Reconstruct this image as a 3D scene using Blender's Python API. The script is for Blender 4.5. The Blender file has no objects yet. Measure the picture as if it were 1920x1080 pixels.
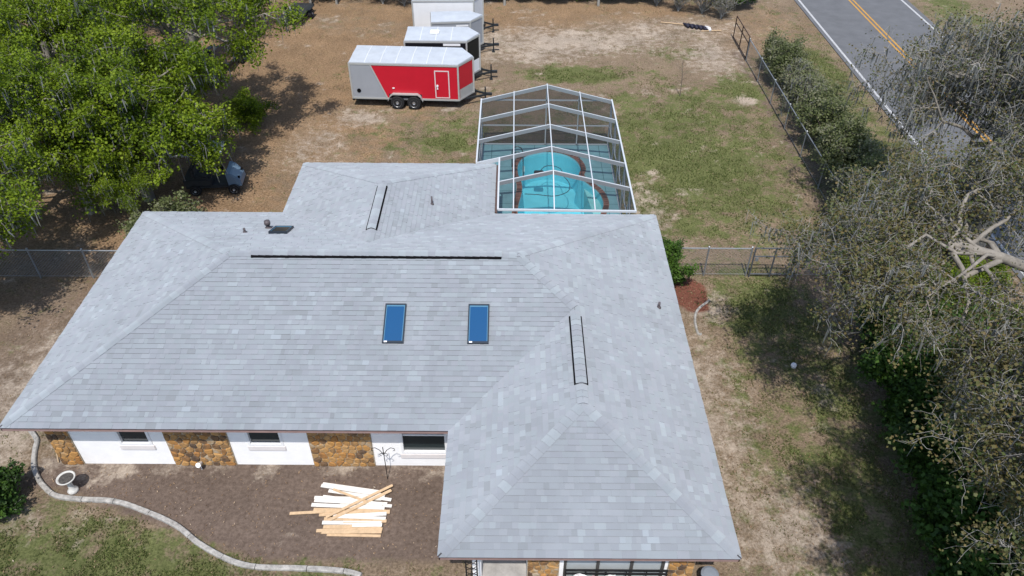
import bpy, bmesh, math, random
import numpy as np
from mathutils import Vector, Matrix, Euler
random.seed(7); RNG = np.random.default_rng(7)
R = math.radians
scn = bpy.context.scene
COL = scn.collection

# ------------------------------------------------------------------ camera, world, sun, exposure
cam_d = bpy.data.cameras.new('camera'); cam = bpy.data.objects.new('camera', cam_d); COL.objects.link(cam)
cam_d.sensor_width = 36.0; cam_d.lens = 36.0 * 1430.81 / 1920.0
cam_d.clip_start = 0.1; cam_d.clip_end = 3000
_pi, _ya, _ro = R(39.613), R(-0.0376), R(0.3368)
_fw = Vector((math.sin(_ya)*math.cos(_pi), math.cos(_ya)*math.cos(_pi), -math.sin(_pi)))
_rt0 = Vector((math.cos(_ya), -math.sin(_ya), 0)); _up0 = _rt0.cross(_fw)
_rt = _rt0*math.cos(_ro) + _up0*math.sin(_ro); _up = -_rt0*math.sin(_ro) + _up0*math.cos(_ro)
_m = Matrix((_rt, _up, -_fw)).transposed().to_4x4(); _m.translation = (0, 0, 16.95)
cam.matrix_world = _m
scn.camera = cam

SUN_EL, SUN_AZ_DIR = R(61), Vector((0.05, 1.0))        # light travels towards +Y
world = bpy.data.worlds.new('World'); scn.world = world; world.use_nodes = True
wn = world.node_tree.nodes; wl = world.node_tree.links
sky = wn.new('ShaderNodeTexSky'); sky.sky_type = 'NISHITA'; sky.sun_disc = False
sky.sun_elevation = SUN_EL; sky.sun_rotation = R(180 + 2.9)
wn['Background'].inputs[1].default_value = 0.15
wl.new(sky.outputs[0], wn['Background'].inputs[0])
sun_d = bpy.data.lights.new('sun', 'SUN'); sun = bpy.data.objects.new('sun', sun_d); COL.objects.link(sun)
sun_d.energy = 3.7; sun_d.angle = R(0.6); sun_d.color = (1.0, 0.955, 0.89)
_h = SUN_AZ_DIR.normalized()*math.cos(SUN_EL)
sun.rotation_euler = Vector((_h.x, _h.y, -math.sin(SUN_EL))).to_track_quat('-Z', 'Y').to_euler()
sun.location = (0, -20, 40)
scn.view_settings.view_transform = 'Standard'; scn.view_settings.look = 'None'
scn.view_settings.exposure = 0.40; scn.view_settings.gamma = 1.0

# ------------------------------------------------------------------ materials
MATS = {}
def mat(name, col, rough=0.7, metal=0.0, var=0.0, scale=8.0, bump=0.0, bscale=None, spec=0.4, tone=None, tone_amt=0.0, col2=None, trans=0.0):
    """procedural principled material: noise colour variation, bump, optional per-point 'tone' attribute"""
    if name in MATS: return MATS[name]
    m = bpy.data.materials.new(name); m.use_nodes = True; MATS[name] = m
    n = m.node_tree.nodes; l = m.node_tree.links; b = n['Principled BSDF']
    b.inputs['Roughness'].default_value = rough; b.inputs['Metallic'].default_value = metal
    b.inputs['Specular IOR Level'].default_value = spec
    tc = n.new('ShaderNodeTexCoord')
    c = n.new('ShaderNodeRGB'); c.outputs[0].default_value = (*col, 1); out = c.outputs[0]
    if var > 0:
        nz = n.new('ShaderNodeTexNoise'); nz.inputs['Scale'].default_value = scale; nz.inputs['Detail'].default_value = 6; nz.inputs['Roughness'].default_value = .65
        l.new(tc.outputs['Object'], nz.inputs['Vector'])
        rp = n.new('ShaderNodeMapRange'); rp.inputs[1].default_value = .3; rp.inputs[2].default_value = .7
        l.new(nz.outputs[0], rp.inputs[0])
        mx = n.new('ShaderNodeMix'); mx.data_type = 'RGBA'; l.new(rp.outputs[0], mx.inputs[0])
        c2 = col2 if col2 else tuple(x*(1-var) for x in col)
        l.new(out, mx.inputs[6]); mx.inputs[7].default_value = (*c2, 1); out = mx.outputs[2]
    if tone:
        at = n.new('ShaderNodeAttribute'); at.attribute_name = tone
        mr = n.new('ShaderNodeMapRange'); mr.inputs[3].default_value = 1-tone_amt; mr.inputs[4].default_value = 1+tone_amt; mr.clamp = False
        l.new(at.outputs['Fac'], mr.inputs[0])
        vm = n.new('ShaderNodeVectorMath'); vm.operation = 'SCALE'; l.new(out, vm.inputs[0]); l.new(mr.outputs[0], vm.inputs['Scale']); out = vm.outputs[0]
    l.new(out, b.inputs['Base Color'])
    if bump > 0:
        nb = n.new('ShaderNodeTexNoise'); nb.inputs['Scale'].default_value = bscale or scale*3; nb.inputs['Detail'].default_value = 5
        l.new(tc.outputs['Object'], nb.inputs['Vector'])
        bp = n.new('ShaderNodeBump'); bp.inputs['Strength'].default_value = bump; bp.inputs['Distance'].default_value = .02
        l.new(nb.outputs[0], bp.inputs['Height']); l.new(bp.outputs[0], b.inputs['Normal'])
    if trans > 0:      # leaves: light passes through
        tr = n.new('ShaderNodeBsdfTranslucent'); l.new(out, tr.inputs[0])
        ms = n.new('ShaderNodeMixShader'); ms.inputs[0].default_value = trans
        l.new(b.outputs[0], ms.inputs[1]); l.new(tr.outputs[0], ms.inputs[2]); l.new(ms.outputs[0], n['Material Output'].inputs[0])
    return m

def leaf_mat(name, cols, trans=.35):
    """colour ramp over the 'tone' attribute of each leaf"""
    m = bpy.data.materials.new(name); m.use_nodes = True; MATS[name] = m
    n = m.node_tree.nodes; l = m.node_tree.links; b = n['Principled BSDF']
    at = n.new('ShaderNodeAttribute'); at.attribute_name = 'tone'
    rp = n.new('ShaderNodeValToRGB'); e = rp.color_ramp.elements
    e[0].position = 0; e[0].color = (*cols[0], 1); e[1].position = 1; e[1].color = (*cols[-1], 1)
    for i, c in enumerate(cols[1:-1]):
        q = e.new((i+1)/(len(cols)-1)); q.color = (*c, 1)
    l.new(at.outputs['Fac'], rp.inputs[0]); l.new(rp.outputs[0], b.inputs['Base Color'])
    b.inputs['Roughness'].default_value = .6; b.inputs['Specular IOR Level'].default_value = .25
    tr = n.new('ShaderNodeBsdfTranslucent'); l.new(rp.outputs[0], tr.inputs[0])
    ms = n.new('ShaderNodeMixShader'); ms.inputs[0].default_value = trans
    l.new(b.outputs[0], ms.inputs[1]); l.new(tr.outputs[0], ms.inputs[2]); l.new(ms.outputs[0], n['Material Output'].inputs[0])
    return m

def shingle_mat():
    m = bpy.data.materials.new('asphalt_shingle'); m.use_nodes = True
    n = m.node_tree.nodes; l = m.node_tree.links; b = n['Principled BSDF']; b.inputs['Roughness'].default_value = .8; b.inputs['Specular IOR Level'].default_value = .5; b.inputs['Diffuse Roughness'].default_value = 1.0
    at = n.new('ShaderNodeAttribute'); at.attribute_name = 'tone'
    rp = n.new('ShaderNodeValToRGB'); e = rp.color_ramp.elements
    e[0].position = 0; e[0].color = (.205, .222, .24, 1); e[1].position = 1; e[1].color = (.285, .318, .35, 1)
    for q, c in ((.2, (.222, .243, .264)), (.38, (.238, .255, .284)), (.52, (.242, .27, .292)), (.66, (.252, .267, .297)), (.8, (.266, .296, .318))):
        k = e.new(q); k.color = (*c, 1)
    l.new(at.outputs['Fac'], rp.inputs[0])
    tc = n.new('ShaderNodeTexCoord')
    nz = n.new('ShaderNodeTexNoise'); nz.inputs['Scale'].default_value = 120; nz.inputs['Detail'].default_value = 3
    l.new(tc.outputs['Object'], nz.inputs['Vector'])
    n2 = n.new('ShaderNodeTexNoise'); n2.inputs['Scale'].default_value = .7; n2.inputs['Detail'].default_value = 4
    geo = n.new('ShaderNodeNewGeometry'); l.new(geo.outputs['Position'], n2.inputs['Vector'])
    a = n.new('ShaderNodeMath'); a.operation = 'MULTIPLY_ADD'; a.inputs[1].default_value = .30; a.inputs[2].default_value = .68; l.new(nz.outputs[0], a.inputs[0])
    a2 = n.new('ShaderNodeMath'); a2.operation = 'MULTIPLY_ADD'; a2.inputs[1].default_value = .34; l.new(n2.outputs[0], a2.inputs[0]); l.new(a.outputs[0], a2.inputs[2])
    vm = n.new('ShaderNodeVectorMath'); vm.operation = 'SCALE'; l.new(rp.outputs[0], vm.inputs[0]); l.new(a2.outputs[0], vm.inputs['Scale'])
    l.new(vm.outputs[0], b.inputs['Base Color'])
    bp = n.new('ShaderNodeBump'); bp.inputs['Strength'].default_value = .3; bp.inputs['Distance'].default_value = .004
    l.new(nz.outputs[0], bp.inputs['Height']); l.new(bp.outputs[0], b.inputs['Normal'])
    return m

M_SH = shingle_mat()
M_EDGE = mat('shingle_edge', (.09, .094, .10), .9)
M_DECK = mat('roof_underlay', (.05, .05, .055), .9)
M_BLACKP = mat('black_plastic', (.006, .006, .007), .9, spec=.05)
M_FASCIA = mat('fascia_paint', (.30, .20, .185), .6, var=.25, scale=5)
M_DRIP = mat('drip_edge', (.06, .04, .045), .5)
M_STUCCO = mat('white_stucco', (.86, .85, .85), .85, var=.08, scale=3, bump=.25, bscale=60)
M_MORTAR = mat('stone_mortar', (.40, .32, .22), .95, var=.3, scale=20, bump=.4)
M_FRAME = mat('white_vinyl', (.78, .78, .79), .45, var=.06, scale=6)
M_SILL = mat('sill_paint', (.70, .66, .65), .6, var=.1, scale=6)
M_LEAD = mat('vent_boot', (.10, .085, .09), .55, var=.3, scale=20)
M_GALV = mat('galvanised_steel', (.36, .38, .40), .45, .6, var=.2, scale=20)
M_IRON = mat('black_iron', (.015, .015, .016), .5, .3)
M_CONC = mat('concrete_edging', (.44, .42, .39), .9, var=.6, scale=7, bump=.5, bscale=40)
M_SLAB = mat('concrete_slab', (.42, .40, .38), .9, var=.45, scale=2.5, bump=.2)
M_ALUM = mat('white_aluminium', (.50, .53, .56), .45, var=.06, scale=5)
M_BRICK = mat('coping_brick', (.22, .105, .08), .8, var=.5, scale=6, tone='tone', tone_amt=.5)
M_GROUT = mat('coping_grout', (.33, .30, .27), .9, var=.3, scale=20)
M_POOLDECK = mat('teal_deck_paint', (.21, .43, .48), .6, var=.3, scale=1.6, bump=.1)
M_BASIN = mat('pool_plaster', (.26, .78, .90), .7, var=.14, scale=1.3)
M_SHELF = mat('pool_shelf_plaster', (.42, .72, .72), .7, var=.12, scale=2)
M_RUBBER = mat('black_rubber', (.015, .015, .016), .8)
M_RIM = mat('steel_rim', (.5, .5, .51), .35, .7)
M_REDP = mat('red_trailer_skin', (.50, .012, .028), .32, var=.12, scale=1.2, spec=.5)
M_GREYP = mat('grey_trailer_skin', (.30, .315, .345), .4, var=.1, scale=1.4)
M_BLKP = mat('black_trailer_skin', (.01, .011, .014), .3)
M_SILVER = mat('trailer_trim', (.50, .51, .50), .4, .35, var=.1, scale=6)
M_TROOF = mat('trailer_roof_metal', (.50, .535, .58), .5, .1, var=.16, scale=2.2)
M_WHITEP = mat('white_trailer_skin', (.74, .75, .77), .45, var=.08, scale=1.6)
M_LENS = mat('red_lens', (.35, .02, .02), .3)
M_WOOD = mat('raw_pine', (.62, .44, .27), .7, var=.3, scale=9)
M_WPLANK = mat('white_painted_board', (.74, .71, .66), .6, var=.18, scale=7)
M_OLDWOOD = mat('weathered_deck', (.16, .095, .06), .9, var=.5, scale=6)
M_DARKMETAL = mat('dark_trailer_frame', (.03, .034, .038), .5, .3)
M_BARK = mat('pale_bark', (.27, .245, .21), .9, var=.5, scale=5, bump=.5)
M_BARK2 = mat('brown_bark', (.20, .165, .13), .9, var=.5, scale=5, bump=.5)
M_TWIG = mat('grey_twig', (.38, .365, .335), .9, var=.45, scale=1.5)
M_MOSS = leaf_mat('spanish_moss', [(.12, .125, .115), (.21, .215, .20), (.31, .315, .295)], .2)
M_LEAFG = leaf_mat('spring_green_leaf', [(.05, .08, .008), (.11, .17, .010), (.185, .265, .014), (.27, .35, .03)], .48)
M_LEAFO = leaf_mat('olive_brown_leaf', [(.045, .06, .022), (.075, .095, .032), (.13, .10, .04), (.09, .11, .038), (.17, .125, .05), (.065, .095, .026)], .3)
M_LEAFD = leaf_mat('dark_green_leaf', [(.018, .04, .008), (.04, .085, .014), (.07, .14, .018)], .25)
M_LEAFH = leaf_mat('hedge_leaf', [(.055, .072, .026), (.105, .13, .046), (.155, .18, .072), (.23, .23, .15)], .42)
M_GRASS = leaf_mat('grass_blade', [(.26, .20, .11), (.21, .185, .09), (.16, .17, .065), (.12, .16, .045)], .5)
M_LITTER = leaf_mat('fallen_leaf', [(.10, .06, .035), (.20, .125, .07), (.34, .24, .15), (.42, .36, .29)], .1)

def screen_mat():
    m = bpy.data.materials.new('insect_screen'); m.use_nodes = True
    n = m.node_tree.nodes; l = m.node_tree.links; b = n['Principled BSDF']
    b.inputs['Base Color'].default_value = (.03, .033, .035, 1); b.inputs['Roughness'].default_value = .8; b.inputs['Specular IOR Level'].default_value = .1
    tr = n.new('ShaderNodeBsdfTransparent'); ms = n.new('ShaderNodeMixShader'); ms.inputs[0].default_value = .41
    l.new(tr.outputs[0], ms.inputs[1]); l.new(b.outputs[0], ms.inputs[2]); l.new(ms.outputs[0], n['Material Output'].inputs[0])
    return m
M_SCREEN = screen_mat()
def water_mat():
    m = bpy.data.materials.new('pool_water'); m.use_nodes = True
    n = m.node_tree.nodes; l = m.node_tree.links; n.remove(n['Principled BSDF'])
    tr = n.new('ShaderNodeBsdfTransparent'); tr.inputs[0].default_value = (.80, .97, .985, 1)
    gl = n.new('ShaderNodeBsdfGlossy'); gl.inputs['Roughness'].default_value = .04
    fr = n.new('ShaderNodeFresnel'); fr.inputs[0].default_value = 1.33
    nz = n.new('ShaderNodeTexNoise'); nz.inputs['Scale'].default_value = 3
    bp = n.new('ShaderNodeBump'); bp.inputs['Strength'].default_value = .15; bp.inputs['Distance'].default_value = .05
    l.new(nz.outputs[0], bp.inputs['Height']); l.new(bp.outputs[0], gl.inputs['Normal']); l.new(bp.outputs[0], fr.inputs['Normal'])
    ms = n.new('ShaderNodeMixShader'); l.new(fr.outputs[0], ms.inputs[0]); l.new(tr.outputs[0], ms.inputs[1]); l.new(gl.outputs[0], ms.inputs[2])
    l.new(ms.outputs[0], n['Material Output'].inputs[0])
    return m
M_WATER = water_mat()
def glass_mat(name, col, rough=.05):
    m = mat(name, col, rough, spec=.6); return m
M_PANE = glass_mat('dark_window_glass', (.022, .032, .035))
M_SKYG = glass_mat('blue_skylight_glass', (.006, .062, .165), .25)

def stone_mat():
    m = bpy.data.materials.new('field_stone'); m.use_nodes = True
    n = m.node_tree.nodes; l = m.node_tree.links; b = n['Principled BSDF']; b.inputs['Roughness'].default_value = .85
    oi = n.new('ShaderNodeObjectInfo')
    rp = n.new('ShaderNodeValToRGB'); rp.color_ramp.interpolation = 'LINEAR'; e = rp.color_ramp.elements
    e[0].position = 0; e[0].color = (.07, .045, .03, 1); e[1].position = 1; e[1].color = (.34, .27, .19, 1)
    for q, c in ((.15, (.15, .085, .04)), (.3, (.30, .14, .04)), (.5, (.38, .20, .06)), (.64, (.19, .11, .05)), (.8, (.40, .22, .075)), (.92, (.30, .19, .09))):
        k = e.new(q); k.color = (*c, 1)
    geo = n.new('ShaderNodeNewGeometry'); nz = n.new('ShaderNodeTexNoise'); nz.inputs['Scale'].default_value = 9; nz.inputs['Detail'].default_value = 6
    l.new(geo.outputs['Position'], nz.inputs['Vector'])
    ad = n.new('ShaderNodeMath'); ad.operation = 'MULTIPLY_ADD'; ad.inputs[1].default_value = .5; l.new(nz.outputs[0], ad.inputs[0])
    sb = n.new('ShaderNodeMath'); sb.operation = 'SUBTRACT'; sb.inputs[1].default_value = .25; l.new(oi.outputs['Random'], sb.inputs[0]); l.new(sb.outputs[0], ad.inputs[2])
    l.new(ad.outputs[0], rp.inputs[0]); l.new(rp.outputs[0], b.inputs['Base Color'])
    bp = n.new('ShaderNodeBump'); bp.inputs['Strength'].default_value = .6; bp.inputs['Distance'].default_value = .02
    l.new(nz.outputs[0], bp.inputs['Height']); l.new(bp.outputs[0], b.inputs['Normal'])
    return m
M_STONE = stone_mat()

# ------------------------------------------------------------------ helpers
def tag(o, label=None, cat=None, group=None, kind=None):
    if label: o['label'] = label
    if cat: o['category'] = cat
    if group: o['group'] = group
    if kind: o['kind'] = kind
    return o
def empty(name, loc, label, cat, group=None, rz=0.0):
    o = bpy.data.objects.new(name, None); COL.objects.link(o); o.location = loc; o.rotation_euler = (0, 0, rz); o.empty_display_size = .2
    return tag(o, label, cat, group)
def link(name, me, parent=None, loc=None):
    o = bpy.data.objects.new(name, me); COL.objects.link(o)
    if parent: o.parent = parent
    if loc is not None: o.location = loc
    return o
def mesh_np(name, V, F, mats, tone=None, smooth=False, midx=None):
    V = np.asarray(V, np.float32); F = np.asarray(F, np.int32); k = F.shape[1]
    me = bpy.data.meshes.new(name)
    me.vertices.add(len(V)); me.vertices.foreach_set('co', V.ravel())
    me.loops.add(F.size); me.loops.foreach_set('vertex_index', F.ravel())
    me.polygons.add(len(F)); me.polygons.foreach_set('loop_start', np.arange(0, F.size, k, dtype=np.int32))
    if tone is not None:
        at = me.attributes.new('tone', 'FLOAT', 'POINT'); at.data.foreach_set('value', np.asarray(tone, np.float32))
    for m in (mats if isinstance(mats, (list, tuple)) else [mats]): me.materials.append(m)
    if midx is not None: me.polygons.foreach_set('material_index', np.asarray(midx, np.int32))
    if smooth: me.polygons.foreach_set('use_smooth', np.ones(len(F), bool))
    me.update(calc_edges=True); me.validate()
    return me
class MB:
    """collects shapes into one mesh"""
    def __init__(s): s.v = []; s.f = []; s.mi = []
    def add(s, vs, fs, mi=0):
        o = len(s.v); s.v += [tuple(p) for p in vs]; s.f += [tuple(i+o for i in f) for f in fs]; s.mi += [mi]*len(fs)
    def box(s, a, b, mi=0, rz=0, c=None):
        x0, y0, z0 = a; x1, y1, z1 = b
        vs = [(x0,y0,z0),(x1,y0,z0),(x1,y1,z0),(x0,y1,z0),(x0,y0,z1),(x1,y0,z1),(x1,y1,z1),(x0,y1,z1)]
        if rz:
            cx, cy = c if c else ((x0+x1)/2, (y0+y1)/2); co, si = math.cos(rz), math.sin(rz)
            vs = [(cx+(x-cx)*co-(y-cy)*si, cy+(x-cx)*si+(y-cy)*co, z) for x, y, z in vs]
        s.add(vs, [(0,3,2,1),(4,5,6,7),(0,1,5,4),(1,2,6,5),(2,3,7,6),(3,0,4,7)], mi)
        return s
    def tube(s, pts, rad, n=6, mi=0, cap=True):
        pts = [Vector(p) for p in pts]; rs = rad if isinstance(rad, (list, tuple)) else [rad]*len(pts)
        o = len(s.v); prev = None
        for i, p in enumerate(pts):
            d = (pts[min(i+1, len(pts)-1)] - pts[max(i-1, 0)]).normalized()
            ref = Vector((0,0,1)) if abs(d.z) < .9 else Vector((1,0,0))
            u = d.cross(ref).normalized() if prev is None else (prev - d*prev.dot(d)).normalized()
            w = d.cross(u); prev = u
            for k in range(n):
                a = 2*math.pi*k/n; q = p + (u*math.cos(a) + w*math.sin(a))*rs[i]; s.v.append(tuple(q))
        for i in range(len(pts)-1):
            for k in range(n):
                a = o+i*n+k; b = o+i*n+(k+1) % n; s.f.append((a, b, b+n, a+n)); s.mi.append(mi)
        if cap:
            s.f.append(tuple(o+k for k in reversed(range(n)))); s.f.append(tuple(o+(len(pts)-1)*n+k for k in range(n))); s.mi += [mi, mi]
        return s
    def bar(s, a, b, w, h, mi=0, up=(0, 0, 1)):
        a = Vector(a); b = Vector(b); d = (b-a).normalized(); u = Vector(up); sx = d.cross(u).normalized(); uz = sx.cross(d).normalized()
        vs = []
        for p in (a, b):
            for i, j in ((-1,-1),(1,-1),(1,1),(-1,1)): vs.append(tuple(p + sx*(i*w/2) + uz*(j*h/2)))
        s.add(vs, [(0,3,2,1)[::-1],(4,5,6,7)[::-1],(0,1,5,4)[::-1],(1,2,6,5)[::-1],(2,3,7,6)[::-1],(3,0,4,7)[::-1]], mi); return s
    def prism(s, poly, z0, z1, mi=0):
        n = len(poly); o = [(x, y, z0) for x, y in poly] + [(x, y, z1) for x, y in poly]
        s.add(o, [tuple(range(n))[::-1], tuple(range(n, 2*n))] + [(i, (i+1) % n, n+(i+1) % n, n+i) for i in range(n)], mi); return s
    def lathe(s, prof, c, n=20, mi=0):
        o = len(s.v)
        for r, z in prof:
            for k in range(n):
                a = 2*math.pi*k/n; s.v.append((c[0]+r*math.cos(a), c[1]+r*math.sin(a), c[2]+z))
        for i in range(len(prof)-1):
            for k in range(n):
                a = o+i*n+k; b = o+i*n+(k+1) % n; s.f.append((a, b, b+n, a+n)); s.mi.append(mi)
        s.f.append(tuple(o+k for k in reversed(range(n)))); s.f.append(tuple(o+(len(prof)-1)*n+k for k in range(n))); s.mi += [mi, mi]
        return s
    def mesh(s, name, mats, off=(0, 0, 0), smooth=False, bevel=0):
        me = bpy.data.meshes.new(name)
        me.from_pydata([(x-off[0], y-off[1], z-off[2]) for x, y, z in s.v], [], s.f)
        for m in (mats if isinstance(mats, (list, tuple)) else [mats]): me.materials.append(m)
        me.polygons.foreach_set('material_index', s.mi)
        if smooth: me.polygons.foreach_set('use_smooth', [True]*len(s.f))
        if bevel:
            bm = bmesh.new(); bm.from_mesh(me)
            bmesh.ops.bevel(bm, geom=bm.edges[:], offset=bevel, segments=2, affect='EDGES', clamp_overlap=True); bm.to_mesh(me); bm.free()
        me.update(); return me
    def build(s, name, mats, parent=None, off=None, smooth=False, bevel=0):
        if off is None:
            off = (0, 0, 0); q = parent
            while q is not None: off = tuple(off[i]+q.location[i] for i in range(3)); q = q.parent
        return link(name, s.mesh(name, mats, off, smooth, bevel), parent)

def vnoise(x, y, scale, seed):
    """smooth value noise, numpy"""
    g = np.random.default_rng(seed).random((256, 256)); X = x/scale; Y = y/scale
    i = np.floor(X).astype(int); j = np.floor(Y).astype(int); fx = X-i; fy = Y-j
    fx = fx*fx*(3-2*fx); fy = fy*fy*(3-2*fy)
    a = g[i % 256, j % 256]; b = g[(i+1) % 256, j % 256]; c = g[i % 256, (j+1) % 256]; d = g[(i+1) % 256, (j+1) % 256]
    return (a*(1-fx)+b*fx)*(1-fy) + (c*(1-fx)+d*fx)*fy
def fbm(x, y, scale, seed, o=4):
    s = 0; a = .5; t = 0
    for k in range(o): s = s + a*vnoise(x, y, scale/2**k, seed+k); t += a; a *= .5
    return s/t

# ------------------------------------------------------------------ house dimensions
XA, XB, XD, XG, XI = -12.625, -1.531, 4.871, -7.855, -0.654
YA, YC, YE, YH = 12.247, 8.828, 21.721, 25.053
S = .394; EZ = 2.25; OV = .65
HALF = (YE-YA)/2; YM = (YA+YE)/2; RZ = EZ + S*HALF
WH = (XD-XB)/2; WX = (XB+XD)/2; WZ = EZ + S*WH
RH = (XI-XG)/2; RX = (XI+XG)/2; RRZ = EZ + S*RH

# ------------------------------------------------------------------ ground
def zones(x, y):
    """what grows or lies where: grass, straw, sand, soil and mulch amounts in metres of the plot"""
    n1 = fbm(x, y, 3.2, 11); n2 = fbm(x, y, 1.1, 21); n3 = fbm(x, y, .45, 31)
    def blob(cx, cy, rx, ry, soft=1.0):
        d = np.sqrt(((x-cx)/rx)**2+((y-cy)/ry)**2) + (n1-.5)*1.0 + (n2-.5)*.9 + (n3-.5)*.4
        return np.clip((1-d)/soft+.5, 0, 1)
    mx = np.maximum
    grass = .16*np.ones_like(x)
    for b, w in ((blob(7.5, 29.5, 5.2, 7.5), .78), (blob(3, 38.2, 2.6, 1.2), 1.0), (blob(-2.9, 30.7, 1.3, 1.0), .95), (blob(9, 34, 4.5, 3.5), .62), (blob(-3, 31.5, 5, 3.2), .5),
                 (blob(11.5, 36.5, 1.3, 2.2), .9), (blob(-10.0, 9.4, 6.5, 2.3), .82), (blob(-14, 8, 6, 3), .8), (blob(9.3, 14, 3.2, 6), .58), (blob(8.7, 19.5, 2.0, 3.0), .7), (blob(6.6, 19.2, .5, 1.2), .6),
                 (blob(16, 32, 2.4, 14), .62), (blob(16.4, 38, 1.2, 5), .85), (blob(-8.5, 38, 2.2, 2.4), .35), (blob(9, 41, 2.0, 1.0), .5), (blob(27.5, 40, 2, 40), .6)): grass = mx(grass, b*w)
    straw = np.zeros_like(x)
    for b, w in ((blob(-13, 38, 8.5, 13), 1.0), (blob(-12, 25, 5, 5), .95), (blob(-22, 35, 9, 14), .9), (blob(-3, 47.5, 14, 3.2), .8), (blob(6, 47.8, 8, 1.8), .85), (blob(14.5, 45, 3, 4), .5)): straw = mx(straw, b*w)
    sand = np.zeros_like(x)
    for b, w in ((blob(3, 42.6, 6.5, 2.0), .58), (blob(1, 40.6, 3.6, 1.3), .52), (blob(9, 44.4, 4, 1.8), .48), (blob(10.8, 40.5, 1.6, 2.6), .55), (blob(5.2, 25.5, .9, 2.4), .6), (blob(6.0, 13.5, .9, 5.5), .47), (blob(6.6, 19.6, .9, .9), .7),
                 (blob(6.8, 10.4, 1.5, 2.4), .5), (blob(11.6, 35.2, .6, .5), 1), (blob(-7.2, 33.2, 1.6, 1.0), .5), (blob(-9, 30, 1.4, 2.2), .45), (blob(13.9, 39.2, .5, .5), 1), (blob(-14.0, 14.5, 1.8, 4.0), .45), (blob(-12.6, 11.1, .8, .6), .4)): sand = mx(sand, b*w)
    soil = np.zeros_like(x)
    bed = np.clip((y-(9.95+np.clip((-6.0-x)*.34, 0, 2.1)))/.15, 0, 1)*np.clip((13.2-y)/.2, 0, 1)*np.clip((x+13)/.3, 0, 1)*np.clip((-1.2-x)/.3, 0, 1)
    soil = mx(soil, bed); grass = grass*(1-bed*.97); straw = straw*(1-bed)
    sand = mx(sand, bed*np.clip((y-12.15)/.6, 0, 1)*np.clip(n2*2.4-.7, 0, 1)*.8)
    soil = mx(soil, blob(-14.3, 18, 2.4, 3.2)*.55)
    soil = mx(soil, np.clip(1-np.abs(x-12.45-(n2-.5)*.5)/.45, 0, 1)*np.clip((y-22)/2, 0, 1)*np.clip((42-y)/1, 0, 1))  # strip along the fence: shadow and grey leaf litter painted in as soil
    mulch = blob(6.05, 20.3, .75, 1.0, .3)
    # thin bare spots everywhere
    sand = np.clip(sand*(.35+1.3*n2) + (np.clip(n3+n2-1.18, 0, 1))*1.6*(1-bed*.6), 0, 1)
    grass = np.clip(grass*(.25+1.5*n1)*(.5+n3), 0, 1)*(1-.5*straw)
    return grass, straw, sand, soil, mulch
def axis(lo, hi, step, far):
    c = np.arange(lo, hi+1e-6, step); o = np.array([1, 3, 8, 20, 60, 150, 400, far]); return np.concatenate([(lo-o)[::-1], c, hi+o])
gx = axis(-34, 34, .2, 1200); gy = axis(4, 54, .2, 1500)
GX, GY = np.meshgrid(gx, gy, indexing='ij')
near = (np.abs(GX) < 34) & (GY > 4) & (GY < 54)
_road = np.clip((np.abs(GX-21.6)-3.6)/1.0, 0, 1)
_hs = np.clip((np.maximum(np.abs(GX-.2)-14, np.abs(GY-20)-12))/1, 0, 1)
GZ = np.where(near, (fbm(GX, GY, 1.4, 5)-.5)*.05*_road*(.35+.65*_hs), 0) - .012
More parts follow.
